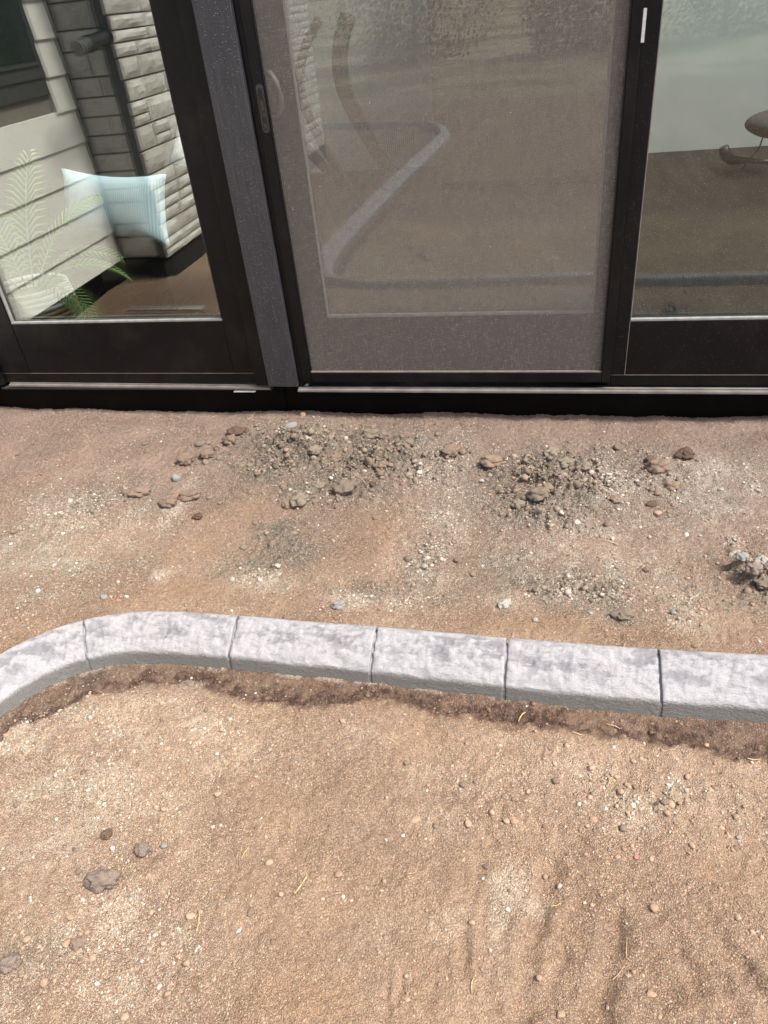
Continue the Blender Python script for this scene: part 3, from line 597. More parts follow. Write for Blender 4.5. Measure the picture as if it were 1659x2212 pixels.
# screen
sc_ = thing('screen_door', 'sliding insect screen door with black frame and brown-grey mesh', 'screen door', (-0.4, -0.045, 0.126))
def mitred(x0, x1, y0, y1, z0, z1, side):
    pass
vstrip('stile', sx0, mx0, YS, YS + 0.020, szb, TOP - 0.01, 'bronze_frame', sc_, 0.003)
vstrip('stile', mx1, sx1, YS, YS + 0.020, szb, TOP - 0.01, 'bronze_frame', sc_, 0.003)
vstrip('bottom_rail', mx0 + 0.0008, mx1 - 0.0008, YS + 0.0008, YS + 0.020, szb, mzb, 'bronze_frame', sc_, 0.003)
vstrip('top_rail', mx0 + 0.0008, mx1 - 0.0008, YS + 0.0008, YS + 0.020, TOP - 0.06, TOP - 0.01, 'bronze_frame', sc_, 0.003)
bm = bmesh.new(); o_ = sc_.location; ym = YS + 0.011
vsq = [bm.verts.new((a - o_[0], ym - o_[1], b - o_[2])) for a, b in ((mx0 - 0.003, mzb - 0.003), (mx1 + 0.003, mzb - 0.003), (mx1 + 0.003, TOP - 0.058), (mx0 - 0.003, TOP - 0.058))]
bm.faces.new(vsq); mesh_obj('mesh', bm, 'screen_mesh', sc_)
vstrip('spline', mx0 + 0.001, mx1 - 0.001, YS + 0.003, ym - 0.001, mzb + 0.0002, mzb + 0.006, 'seam_pale', sc_, 0.001)
vstrip('spline', mx0 + 0.0002, mx0 + 0.005, YS + 0.004, ym - 0.001, mzb + 0.0065, TOP - 0.06, 'latch_black', sc_, 0.001)
vstrip('spline', mx1 - 0.005, mx1 - 0.0002, YS + 0.004, ym - 0.001, mzb + 0.0065, TOP - 0.06, 'latch_black', sc_, 0.001)
# latch: a long rounded plate with two finger slots
lz0, lz1 = Z_(572, 288, YS), Z_(551, 182, YS); lx = (sx0 + mx0) / 2 + 0.004; hw = 0.0125
def capsule(bm, xc, z0, z1, r, y0, y1, off, n=10):
    pts = [(xc + r * math.cos(a), z1 - r + r * math.sin(a)) for a in [math.pi * i / n for i in range(n + 1)]] + [(xc + r * math.cos(a), z0 + r + r * math.sin(a)) for a in [math.pi + math.pi * i / n for i in range(n + 1)]]
    a = [bm.verts.new((x - off[0], y0 - off[1], z - off[2])) for x, z in pts]; b = [bm.verts.new((x - off[0], y1 - off[1], z - off[2])) for x, z in pts]
    bm.faces.new(a); bm.faces.new(list(reversed(b))); m = len(pts)
    for i in range(m): bm.faces.new((a[i], b[i], b[(i + 1) % m], a[(i + 1) % m]))
bm = bmesh.new(); capsule(bm, lx, lz0, lz1, hw, YS - 0.005, YS - 0.0003, sc_.location); bmesh.ops.recalc_face_normals(bm, faces=bm.faces)
bmesh.ops.bevel(bm, geom=[e for e in bm.edges if all(abs(v.co.y + sc_.location[1] - (YS - 0.005)) < 1e-5 for v in e.verts)], offset=0.0016, segments=2, affect='EDGES')
lat = mesh_obj('latch', bm, 'latch_plate', sc_); zm = lz0 + (lz1 - lz0) * 0.38
for a, b in ((zm + 0.006, lz1 - 0.010), (lz0 + 0.010, zm - 0.004)):
    bm = bmesh.new(); capsule(bm, lx, a, b, hw * 0.62, YS - 0.0054, YS - 0.0046, sc_.location); bmesh.ops.recalc_face_normals(bm, faces=bm.faces); mesh_obj('slot', bm, 'latch_black', lat)
    bm = bmesh.new(); capsule(bm, lx + 0.002, a + 0.004, a + (b - a) * 0.5, hw * 0.42, YS - 0.0078, YS - 0.0055, sc_.location); bmesh.ops.recalc_face_normals(bm, faces=bm.faces); mesh_obj('thumb_slide', bm, 'latch_plate', lat)

# foundation and wall above the doors
hw_ = thing('house_wall', 'house wall of black waterproofed foundation under the doors', 'wall', (-0.4, 0.1, 0))
segs_ = [(-2.72, X_(620, 880, 0)), (X_(620, 880, 0) + 0.002, 2.6)]
for i, (a, b) in enumerate(segs_): box('foundation', a, b, 0.0 + 0.002 * i, 0.12, -0.25, 0.1015, 'black_membrane', hw_, 0.001)
box('header', -2.72, 2.6, -0.005, 0.14, TOP + 0.21, 3.0, 'siding_paint', hw_, 0.002)
box('end_wall', RX1 + 0.055, 2.6, -0.005, 0.14, 0.105, TOP + 0.2, 'siding_paint', hw_, 0.002)

# ------------------------------------------------------------------ side wing that the left pane mirrors
wing = thing('house_wing', 'pale clapboard side wall of the house mirrored in the palm door', 'wall', (-2.9, -0.9, 0))
box('foundation', -2.98, -2.772, -1.795, -0.09, -0.2, 0.126, 'black_membrane', wing, 0.002)
box('sheathing', -2.98, -2.80, -1.795, -0.09, 0.128, 3.0, 'mortar', wing, 0)
WZ = 1.105; WY0, WY1 = -1.59, -0.55
zc = 0.130
while zc < 3.0:
    spans = [(-1.790, -0.10)] if zc + 0.18 < WZ or zc > 2.3 else [(-1.790, WY0 - 0.003), (WY1 + 0.003, -0.10)]
    for a, b in spans:
        bm = bmesh.new(); o_ = wing.location; z1 = zc + 0.184
        vsb = [bm.verts.new((x - o_[0], y - o_[1], z - o_[2])) for y in (a, b) for x, z in ((-2.799, zc), (-2.772, zc), (-2.786, z1), (-2.799, z1))]
        for f in ((3, 2, 1, 0), (4, 5, 6, 7), (0, 1, 5, 4), (1, 2, 6, 5), (2, 3, 7, 6), (3, 0, 4, 7)): bm.faces.new([vsb[i] for i in f])
        bmesh.ops.bevel(bm, geom=list(bm.edges), offset=0.002, segments=1, affect='EDGES'); mesh_obj('siding_board', bm, 'siding_paint', wing)
    zc += 0.1755
win = box('window', -2.80, -2.781, WY0, WY1, WZ, 2.28, 'dark_trim', wing, 0.003)
def wbox(n, *a): 
    o = box(n, *a, None, 0.002); return o
for z in (1.19, 1.25):
    bm = bmesh.new(); o_ = wing.location; add_box(bm, -2.781, -2.771, WY0 + 0.03, WY1 - 0.03, z, z + 0.014, o_); mesh_obj('sash_bar', bm, 'dark_trim', win)
bm = bmesh.new(); add_box(bm, -2.7808, -2.776, WY0 + 0.04, WY1 - 0.04, 1.275, 2.24, wing.location); mesh_obj('pane', bm, 'window_dark', win)

# stone-faced wing end
pier = thing('stone_pier', 'pale cut-stone wall of the wing mirrored in the door glass', 'stone wall', (-2.7, -3.4, 0))
box('backing', -3.4, -2.445, -5.60, -1.83, -0.2, 3.0, 'mortar', pier, 0)
box('base', -3.39, -2.43, -5.61, -1.815, -0.2, 0.13, 'black_membrane', pier, 0.003)
box('corner_trim', -2.515, -2.440, -1.828, -1.800, 0.135, 3.0, 'dark_trim', pier, 0.003)
variants = []
for q in range(12):
    bm = bmesh.new(); nxs, nzs = 5, 3; gv = {}
    r_ = random.Random(q)
    for layer in (0, 1):
        for i in range(nxs + 1):
            for j in range(nzs + 1):
                e = i in (0, nxs) or j in (0, nzs)
                x = i / nxs; z = j / nzs; y = 0.0
                if layer: y = (0.45 if e else 0.72 + r_.uniform(-0.10, 0.12)); x = 0.5 + (x - 0.5) * (0.975 if e else 1) + (0 if e else r_.uniform(-.03, .03)); z = 0.5 + (z - 0.5) * (0.93 if e else 1)
                gv[layer, i, j] = bm.verts.new((x, y, z))
    for i in range(nxs):
        for j in range(nzs): bm.faces.new((gv[1, i, j], gv[1, i + 1, j], gv[1, i + 1, j + 1], gv[1, i, j + 1]))
    for i in range(nxs):
        bm.faces.new((gv[0, i, 0], gv[0, i + 1, 0], gv[1, i + 1, 0], gv[1, i, 0])); bm.faces.new((gv[1, i, nzs], gv[1, i + 1, nzs], gv[0, i + 1, nzs], gv[0, i, nzs]))
    for j in range(nzs):
        bm.faces.new((gv[1, 0, j], gv[1, 0, j + 1], gv[0, 0, j + 1], gv[0, 0, j])); bm.faces.new((gv[0, nxs, j], gv[0, nxs, j + 1], gv[1, nxs, j + 1], gv[1, nxs, j]))
    bmesh.ops.recalc_face_normals(bm, faces=bm.faces)
    m_ = bpy.data.meshes.new('stone'); bm.to_mesh(m_); bm.free(); m_.materials.append(MAT['veneer_stone']); variants.append(m_)
def stone(org, length, height, depth, rotz):
    o = link(bpy.data.objects.new('stone', random.choice(variants))); o.parent = pier
    o.location = Vector(org) - pier.location; o.rotation_euler = (0, 0, rotz); o.scale = (length, depth, height)
zc = 0.136; 
while zc < 2.25:
    hgt = random.choice((0.07, 0.09, 0.11, 0.13)); y = -1.806 + random.uniform(0, 0.02)
    while y > -5.58:
        ln = random.uniform(0.2, 0.44); ln = min(ln, y + 5.60)
        if hgt > 0.1 and random.random() < 0.4:
            stone((-2.447, y, zc), ln - 0.006, hgt * 0.45 - 0.005, 0.03 + random.uniform(0, .012), -math.pi / 2); stone((-2.447, y, zc + hgt * 0.45), ln - 0.006, hgt * 0.55 - 0.006, 0.03 + random.uniform(0, .014), -math.pi / 2)
        else: stone((-2.447, y, zc), ln - 0.006, hgt - 0.006, 0.028 + random.uniform(0, .016), -math.pi / 2)
        y -= ln
    zc += hgt
zc = 0.136
while zc < 2.25:
    hgt = random.choice((0.08, 0.1, 0.13)); sp_ = random.uniform(0.15, 0.25)
    # face turned to the doors: local x runs along -x
    if random.random() < 0.6: stone((-2.772, -1.829, zc), 0.252, hgt - 0.006, 0.03, 0.0)
    else: stone((-2.772, -1.829, zc), sp_ - 0.006, hgt - 0.006, 0.032, 0.0); stone((-2.772 + sp_, -1.829, zc), 0.252 - sp_, hgt - 0.006, 0.028, 0.0)
    zc += hgt
lamp = thing('wall_lamp', 'black cylindrical wall lamp with clear lens on the corner of the stone wall', 'lamp', (-2.47, -1.80, 1.34))
def lcyl(name, y0, y1, r0, r1, mat, dz0=0.0, dz1=0.0, par=lamp):
    bm = bmesh.new(); tube(bm, [(0, y0, dz0), (0, y1, dz1)], [r0, r1], 20); bmesh.ops.recalc_face_normals(bm, faces=bm.faces); return mesh_obj(name, bm, mat, par)
lcyl('mount', 0.002, 0.02, 0.045, 0.045, 'latch_black'); lcyl('body', 0.02, 0.20, 0.034, 0.038, 'latch_black', 0, -0.02); lcyl('collar', 0.20, 0.215, 0.042, 0.042, 'latch_black', -0.02, -0.022)
lcyl('lens', 0.215, 0.32, 0.035, 0.035, 'dark_trim', -0.022, -0.034); lcyl('lens_rim', 0.32, 0.326, 0.038, 0.038, 'bead_grey', -0.034, -0.035)
pp = bmesh.new(); tube(pp, [(-0.24, 0, 0.01), (0.24, 0.008, 0.01)], 0.008, 12); pipe = mesh_obj('plastic_pipe', pp, 'pipe_white', None, True); pipe.location = (-2.2, -1.17, 0.012); tag(pipe, 'short white plastic pipe lying on the dirt by the siding wall', 'pipe')

# ------------------------------------------------------------------ room behind the glass
FZ = 0.125
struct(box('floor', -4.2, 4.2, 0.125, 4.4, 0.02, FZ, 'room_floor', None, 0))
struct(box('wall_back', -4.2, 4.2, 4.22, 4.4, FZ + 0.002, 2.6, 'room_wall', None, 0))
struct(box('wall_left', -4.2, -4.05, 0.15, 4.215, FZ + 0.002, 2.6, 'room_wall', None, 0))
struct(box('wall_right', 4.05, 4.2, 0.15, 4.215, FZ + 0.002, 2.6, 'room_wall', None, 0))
struct(box('added_partition', -4.05, -2.32, 2.0, 2.1, FZ + 0.002, 2.6, 'dark_wall', None, 0))  # added dark walls so the room behind the left pane stays dim
struct(box('added_side_wall', -2.4, -2.32, 2.102, 4.218, FZ + 0.002, 2.6, 'dark_wall', None, 0))
struct(box('added_corner_wall', -4.05, -3.95, 0.15, 1.998, FZ + 0.002, 2.6, 'dark_wall', None, 0))
cab = thing('cabinet', 'brown wooden cabinet dimly visible in the room behind the screen', 'cabinet', (-0.25, 3.7, FZ))
box('carcass', -0.90, 0.34, 3.25, 4.2, FZ + 0.06, 2.1, 'cabinet_wood', cab, 0.004)
box('plinth', -0.87, 0.31, 3.30, 4.2, FZ + 0.001, FZ + 0.0595, 'bench_black', cab, 0.002)
for a, b in ((-0.89, -0.285), (-0.275, 0.33)): box('door', a, b, 3.232, 3.2495, FZ + 0.07, 2.08, 'cabinet_wood', cab, 0.003)
vent = thing('wall_vent', 'slatted pale vent grille low on the wall inside the room', 'vent', (-1.365, 4.21, 0.34))
box('back', -1.51, -1.22, 4.212, 4.219, 0.245, 0.432, 'vent_dark', vent, 0)
for i in range(16):
    x = -1.505 + i * 0.018; box('slat', x, x + 0.009, 4.196, 4.2115, 0.25, 0.427, 'vent_metal', vent, 0)
ch = thing('bentwood_chair', 'dark bentwood lounge chair seen through the screen door', 'chair', (-1.6, 3.0, FZ))
def ribbon(name, pix, Y, wid, par, mat='bentwood', dep=0.06):
    bm = bmesh.new(); P = [Vector(at_y(u, v, Y)) for u, v in pix]; Q = []
    for i in range(len(P) - 1):
        p0 = P[max(i - 1, 0)]; p1 = P[i]; p2 = P[i + 1]; p3 = P[min(i + 2, len(P) - 1)]
        for j in range(6):
            t = j / 6; Q.append(0.5 * ((2 * p1) + (p2 - p0) * t + (2 * p0 - 5 * p1 + 4 * p2 - p3) * t * t + (3 * p1 - p0 - 3 * p2 + p3) * t ** 3))
    Q.append(P[-1]); rows = []
    for i, p in enumerate(Q):
        t = (Q[min(i + 1, len(Q) - 1)] - Q[max(i - 1, 0)]).normalized(); n_ = Vector((-t.z, 0, t.x))
        rows.append([bm.verts.new(p + n_ * a * wid / 2 + Vector((0, d, 0)) - par.location) for a, d in ((-1, -dep / 2), (1, -dep / 2), (1, dep / 2), (-1, dep / 2))])
    for a, b in zip(rows[:-1], rows[1:]):
        for j in range(4): bm.faces.new((a[j], a[(j + 1) % 4], b[(j + 1) % 4], b[j]))
    bm.faces.new(rows[0]); bm.faces.new(list(reversed(rows[-1]))); bmesh.ops.recalc_face_normals(bm, faces=bm.faces)
    return mesh_obj(name, bm, mat, par)
ribbon('frame', [(752, 30), (737, 90), (735, 150), (750, 210), (790, 285), (838, 362), (850, 400)], 2.9, 0.095, ch)
ribbon('frame', [(690, 40), (660, 100), (648, 160), (655, 220), (690, 300), (735, 375), (755, 408)], 2.6, 0.045, ch)
ribbon('seat_rail', [(640, 300), (700, 360), (745, 405)], 2.62, 0.05, ch)
st = thing('lounge_seat', 'dark padded lounge seat with bent leg behind the dusty glass panel', 'chair', (1.6, 3.6, FZ))
bm = bmesh.new(); bmesh.ops.create_icosphere(bm, subdivisions=3, radius=1.0)
c_ = Vector(at_y(1668, 268, 3.4)) - st.location
for v in bm.verts: v.co = Vector((v.co.x * 0.17, v.co.y * 0.25, v.co.z * (0.085 + 0.02 * v.co.x))) + c_
mesh_obj('seat', bm, 'dark_fabric', st, True)
bm = bmesh.new(); tube(bm, [Vector(at_y(u, v, 3.5)) - st.location for u, v in ((1562, 318), (1568, 335), (1580, 346), (1610, 346), (1660, 350), (1720, 352))], [0.036, 0.04, 0.036, 0.022, 0.018, 0.016], 10); mesh_obj('leg', bm, 'bentwood', st, True)
bm = bmesh.new(); tube(bm, [Vector(at_y(u, v, 3.45)) - st.location for u, v in ((1652, 285), (1640, 320), (1612, 352), (1590, 385))], 0.006, 8); mesh_obj('strut', bm, 'bentwood', st, True)
# bench with cushions and potted palm behind the left pane
bench = thing('bench', 'black box bench under the light blue cushion behind the palm door', 'bench', (-2.3, 1.1, FZ))
box('seat', -2.75, -1.93, 0.84, 1.35, 0.40, 0.47, 'bench_black', bench, 0.01)
for a in (-2.73, -2.03): box('side', a, a + 0.08, 0.85, 1.34, FZ + 0.001, 0.3995, 'bench_black', bench, 0.004)
def pillow(name, wx, hz, th, mat, loc, rot, label, seed):
    bm = bmesh.new(); bmesh.ops.create_cube(bm, size=2.0); bmesh.ops.subdivide_edges(bm, edges=list(bm.edges), cuts=11, use_grid_fill=True)
    for v in bm.verts:
        x, y, z = v.co; fall = (1 - abs(x) ** 2.6) * (1 - abs(z) ** 2.6); pinch = 1 - 0.10 * (1 - abs(x) ** 2) * (abs(z) ** 4) - 0.0
        v.co = Vector((x * wx / 2 * (1 - 0.07 * (1 - z * z) * abs(x) ** 3), y * th / 2 * (0.12 + 0.88 * max(fall, 0) ** 0.5), z * hz / 2 * pinch * (1 - 0.07 * (1 - x * x) * abs(z) ** 3)))
    o = mesh_obj(name, bm, mat, None, True); o.location = loc; o.rotation_euler = rot; return tag(o, label, 'cushion')
pillow('cushion', 0.64, 0.33, 0.22, 'cushion_blue', (-2.20, 0.96, 0.636), (math.radians(-14), math.radians(3), math.radians(-12)), 'light blue striped cushion on the black bench behind the palm door', 1)
pillow('throw_pillow', 0.26, 0.24, 0.12, 'cushion_white', (-1.99, 1.60, 0.775), (math.radians(-10), math.radians(24), math.radians(10)), 'small white throw pillow behind the blue cushion', 2)
stool = thing('side_table', 'small black side table holding the white pillow in the room', 'table', (-2.05, 1.62, FZ)); box('top', -2.3, -1.8, 1.4, 1.85, 0.62, 0.66, 'bench_black', stool, 0.005)
for a in (-2.28, -1.84):
    for b in (1.42, 1.81): box('leg', a, a + 0.02, b, b + 0.02, FZ + 0.001, 0.6195, 'bench_black', stool, 0)
pb = thing('planter_basket', 'white coiled rope basket with a tan stripe behind the door glass', 'planter', (-2.38, 0.34, FZ))
PR = 0.185
for i in range(14):
    z = 0.010 + i * 0.0235; r_ = PR * (0.90 + 0.10 * math.sin(math.pi * (i / 13) ** 0.8) + 0.02 * i / 13)
    bm = bmesh.new(); tube(bm, [(r_ * math.cos(q), r_ * math.sin(q), z) for q in [2 * math.pi * j / 40 for j in range(41)]], 0.0112, 8, 1.0, False)
    mesh_obj('rope_coil', bm, 'rope_tan' if i in (7, 8, 9) else 'rope_white', pb, True)
bm = bmesh.new(); bmesh.ops.create_circle(bm, cap_ends=True, radius=PR * 0.95, segments=32)
for v in bm.verts: v.co.z = 0.27
mesh_obj('soil_fill', bm, 'rock_dark', pb)
palm = thing('potted_palm', 'green feathery palm growing in the rope basket behind the glass', 'plant', (-2.38, 0.34, FZ + 0.272))
def frond(az, el, ln, droop, nl, lw, rot):
    bm = bmesh.new(); P = []; d = Vector((math.cos(az) * math.cos(el), math.sin(az) * math.cos(el), math.sin(el))); p = Vector((math.cos(az) * 0.03, math.sin(az) * 0.03, 0))
    N_ = 22
    for i in range(N_ + 1):
        P.append(p.copy()); p = p + d * ln / N_; d = (d + Vector((0, 0, -droop / N_))).normalized()
    tube(bm, P, [0.004 * (1 - 0.7 * i / N_) for i in range(N_ + 1)], 6)
    for i in range(int(N_ * 0.22), N_ + 1):
        t = (P[min(i + 1, N_)] - P[max(i - 1, 0)]).normalized(); side = t.cross(Vector((0, 0, 1))).normalized(); up = side.cross(t)
        f = (i - N_ * 0.22) / (N_ * 0.78); L_ = lw * (math.sin(math.pi * (0.12 + 0.80 * f)) ** 0.7)
        for s in (-1, 1):
            dr = (side * s * 0.85 + t * (0.55 + 0.5 * f) + up * 0.15).normalized(); wv_ = t * 0.0055; q0 = P[i]; q1 = P[i] + dr * L_ * 0.5 + Vector((0, 0, 0.004)); q2 = P[i] + dr * L_ + Vector((0, 0, -0.25 * L_))
            v = [bm.verts.new(x) for x in (q0 - wv_ * .4, q0 + wv_ * .4, q1 + wv_, q1 - wv_, q2)]; bm.faces.new((v[0], v[1], v[2], v[3])); bm.faces.new((v[3], v[2], v[4]))
    return mesh_obj('frond', bm, 'palm_leaf', palm)
for az, el, ln, dr, lw in ((-0.3, 0.75, 0.42, 2.2, 0.13), (0.2, 1.0, 0.5, 1.8, 0.13), (2.4, 1.1, 0.55, 1.4, 0.15), (3.0, 0.9, 0.55, 1.6, 0.15), (1.6, 1.25, 0.62, 0.9, 0.16), (1.0, 1.1, 0.55, 1.3, 0.15), (-0.05, 0.5, 0.32, 2.4, 0.11), (0.6, 0.8, 0.45, 1.8, 0.13)):
    frond(az, el, ln, dr, 20, lw, 0)

# ------------------------------------------------------------------ shrubs at the far side of the yard (only mirrored)
def shrub(loc, rad, hgt, label, seed):
    r_ = random.Random(seed); t = thing('shrub', label, 'shrub', loc, 'shrubs along the far side of the yard')
    bm = bmesh.new(); tube(bm, [(0, 0, 0), (0.05, 0.02, hgt * 0.35), (0.0, 0.1, hgt * 0.7)], [0.07, 0.05, 0.02], 8); mesh_obj('trunk', bm, 'bark', t)
    bm = bmesh.new()
    for _ in range(4200):
        a = r_.uniform(0, 6.283); b = r_.uniform(0, 1) ** 0.5; z = r_.uniform(0.03, 1); rr = rad * b * (0.6 + 0.55 * math.sin(math.pi * min(1, 0.15 + z * 0.85))) * (0.8 + 0.3 * math.sin(3 * a + seed) * math.sin(5 * z))
        c = Vector((rr * math.cos(a), rr * math.sin(a), z * hgt)); n_ = Vector((r_.gauss(0, 1), r_.gauss(0, 1), r_.gauss(0, 1))).normalized(); u_ = n_.orthogonal().normalized() * 0.055; v_ = n_.cross(u_) * 0.5
        q = [bm.verts.new(c + x) for x in (-u_, v_, u_, -v_)]; bm.faces.new(q)
    mesh_obj('crown', bm, 'yard_leaf', t)
for i, (x, y, r_, h_) in enumerate(((-6.5, -15, 1.4, 2.4), (-3.2, -16, 1.6, 2.8), (0.2, -15.5, 1.3, 2.2), (3.1, -16.2, 1.5, 2.6), (6.2, -15.2, 1.5, 2.5), (9.2, -16, 1.6, 2.9), (-9.6, -15.8, 1.5, 2.7))):
    shrub((x, y, -0.02), r_, h_, 'leafy green shrub on the far side of the yard', i)

# ------------------------------------------------------------------ loose crumbs and gravel (too many to count)
def in_view(n, ylo=-2.4, yhi=-0.01):
    y = rng.uniform(ylo, yhi, n); d = y + 2.65
    x = rng.uniform(-2.6, 1.05, n); keep = (x > -0.55 - 1.02 * d) & (x < 0.40 + 0.30 * d + 0.1); return x[keep], y[keep]
octv = np.array([(1, 0, 0), (-1, 0, 0), (0, 1, 0), (0, -1, 0), (0, 0, 1), (0, 0, -1)], float)
octf = np.array([(0, 2, 4), (2, 1, 4), (1, 3, 4), (3, 0, 4), (2, 0, 5), (1, 2, 5), (3, 1, 5), (0, 3, 5)])
bm = bmesh.new(); bmesh.ops.create_icosphere(bm, subdivisions=1, radius=1); bm.verts.ensure_lookup_table()
icov = np.array([v.co[:] for v in bm.verts]); icof = np.array([[v.index for v in f.verts] for f in bm.faces]); bm.free()
def crumbs(name, N0, rmin, rmax, powr, V0, F0, pick):
    x, y = in_view(N0); h, mk, cl = soil(x, y); cdst = curb_dist(x, y)
    pat = sstep(fbm(x, y, 3.2, 4, 81) + 0.35 * fbm(x, y, 14, 2, 85), -0.45, 0.55); dens = pick(x, y, mk, cl) * (0.25 + 1.0 * pat) * ((cdst < -0.012) | (cdst > CURB_W + 0.008)); keep = rng.uniform(0, 1, x.size) < dens
    x, y, h, cl = x[keep], y[keep], h[keep], cl[keep]; mk = {a: b[keep] for a, b in mk.items()}; n = x.size
    r = rmin + (rmax - rmin) * rng.uniform(0, 1, n) ** powr; r *= 1 + 0.5 * cl
    k_ = len(V0); v = V0[None] * (1 + rng.uniform(-0.32, 0.32, (n, k_, 3)))
    a = rng.uniform(0, 6.283, n); ca, sa = np.cos(a), np.sin(a); sx = rng.uniform(0.8, 1.35, n); sz = rng.uniform(0.55, 0.95, n)
    X = v[:, :, 0] * sx[:, None]; Y = v[:, :, 1]; Z = v[:, :, 2] * sz[:, None]
    P = np.stack([(X * ca[:, None] - Y * sa[:, None]) * r[:, None] + x[:, None], (X * sa[:, None] + Y * ca[:, None]) * r[:, None] + y[:, None], Z * r[:, None] + (h + (0.12 if k_ == 6 else -0.08) * r)[:, None]], -1).reshape(-1, 3)
    F = (F0[None] + (np.arange(n) * k_)[:, None, None]).reshape(-1, 3)
    me = bpy.data.meshes.new(name); me.vertices.add(len(P)); me.vertices.foreach_set('co', P.astype(np.float32).ravel())
    me.loops.add(F.size); me.loops.foreach_set('vertex_index', F.astype(np.int32).ravel()); me.polygons.add(len(F)); me.polygons.foreach_set('loop_start', np.arange(0, F.size, 3, dtype=np.int32)); me.polygons.foreach_set('loop_total', np.full(len(F), 3, np.int32))
    me.update(calc_edges=True); me.polygons.foreach_set('use_smooth', np.full(len(F), k_ > 6))
    t = mk['tan'][:, None]; base = (1 - t) * np.array([0.345, 0.262, 0.212]) + t * np.array([0.47, 0.334, 0.234])
    base = base * rng.uniform(0.70, 1.15, (n, 1)); rnd = rng.uniform(0, 1, n)
    g = np.array([0.222, 0.188, 0.146]) * rng.uniform(0.55, 1.45, (n, 1)); base = np.where((rnd < mk['gray'] * 0.85 + 0.5 * cl)[:, None], g, base)
    pw = 0.04 + 0.45 * mk['white'] * (1 - 0.6 * cl); r2 = rng.uniform(0, 1, n); wcol = np.array([0.56, 0.50, 0.43]) * rng.uniform(0.8, 1.2, (n, 1)); base = np.where((r2 < pw)[:, None], wcol, base)
    wm = (mk['wet'] * (r2 > 0.12))[:, None]; base = base * (1 - wm) + wm * base * np.array([0.42, 0.37, 0.36])
    tint = np.concatenate([np.repeat(base, k_, 0), np.ones((n * k_, 1))], 1).astype(np.float32)
    at = me.color_attributes.new('tint', 'FLOAT_COLOR', 'POINT'); at.data.foreach_set('color', tint.ravel())
    me.materials.append(MAT['crumbs']); o = link(bpy.data.objects.new(name, me)); o['kind'] = 'stuff'; return o
o = crumbs('soil_crumbs', 260000, 0.0014, 0.0036, 1.6, octv, octf, lambda x, y, mk, cl: np.clip(0.34 - 0.22 * mk['tan'] + 0.5 * mk['gray'] + 0.5 * mk['white'] + 0.35 * cl - 0.15 * mk['orange'], 0.02, 1)); o['label'] = 'fine brown soil crumbs and sand grains scattered over the dirt'; o['category'] = 'soil'
o = crumbs('gravel', 30000, 0.0026, 0.0068, 2.6, icov, icof, lambda x, y, mk, cl: np.clip(0.14 - 0.08 * mk['tan'] + 0.45 * mk['gray'] + 0.2 * mk['white'] + 0.5 * cl + 0.10 * mk['wet'] - 0.15 * mk['orange'], 0, 1)); o['label'] = 'small brown and grey gravel strewn across the dirt'; o['category'] = 'gravel'

o = crumbs('mortar_rubble', 46000, 0.0030, 0.0110, 2.9, icov, icof, lambda x, y, mk, cl: np.clip(1.5 * cl - 0.30 + 0.06 * mk['gray'], 0, 1) * 0.8); o['label'] = 'grey broken mortar and soil rubble piled between curb and doors'; o['category'] = 'rubble'

# ------------------------------------------------------------------ single stones, clods, chips, straws
RV = []
for q in range(15):
    bm = bmesh.new(); bmesh.ops.create_icosphere(bm, subdivisions=4 if q < 5 else 2, radius=1.0); r_ = random.Random(100 + q)
    off = Vector((r_.uniform(0, 50), r_.uniform(0, 50), r_.uniform(0, 50)))
    from mathutils import noise as mn
    cuts = [(Vector((r_.gauss(0, 1), r_.gauss(0, 1), r_.gauss(0, 1))).normalized(), r_.uniform(0.55, 0.85)) for _ in range(7)] if 5 <= q < 10 else []
    for v in bm.verts:
        d = v.co.normalized(); rough_ = q < 5 or q >= 10; amp = 0.42 if rough_ else 0.14
        rr = 1 + amp * mn.noise(d * 1.6 + off) + (0.26 if rough_ else 0.06) * mn.noise(d * 3.0 + off) + (0.13 if rough_ else 0.0) * mn.noise(d * 7 + off) + (0.07 if q < 5 else 0.0) * mn.noise(d * 17 + off)
        c = d * rr
        for n_, l_ in cuts:
            e = c.dot(n_) - l_
            if e > 0: c -= n_ * e * 0.85
        v.co = c
    m_ = bpy.data.meshes.new('stone_shape'); bm.to_mesh(m_); bm.free()
    for p_ in m_.polygons: p_.use_smooth = True
    RV.append(m_)
RM = {}
def rock(name, x, y, r, mat, label, cat, group=None, flat=0.7, stretch=1.25, rot=None, kind='clod', sink=0.30):
    q = {'clod': random.randrange(0, 5), 'stone': random.randrange(5, 10), 'lump': random.randrange(10, 15)}[kind]
    if (q, mat) not in RM:
        m_ = RV[q].copy(); m_.materials.append(MAT[mat]); RM[q, mat] = m_
    h = float(soil(np.array([x]), np.array([y]))[0][0]); o = link(bpy.data.objects.new(name, RM[q, mat]))
    o.scale = (r * stretch, r, r * flat); o.rotation_euler = (random.uniform(-.15, .15), random.uniform(-.15, .15), random.uniform(0, 6.28) if rot is None else rot)
    o.location = (x, y, h + r * flat * (1 - 2 * sink)); return tag(o, label, cat, group)
def G(u, v, z=0.0): p_ = at_z(u, v, z); return float(p_[0]), float(p_[1])
def px_r(u, v, wpx):                                            # half width in metres of something wpx wide there
    a = at_z(u - wpx / 2, v); b = at_z(u + wpx / 2, v); return float(np.linalg.norm(a - b)) / 2
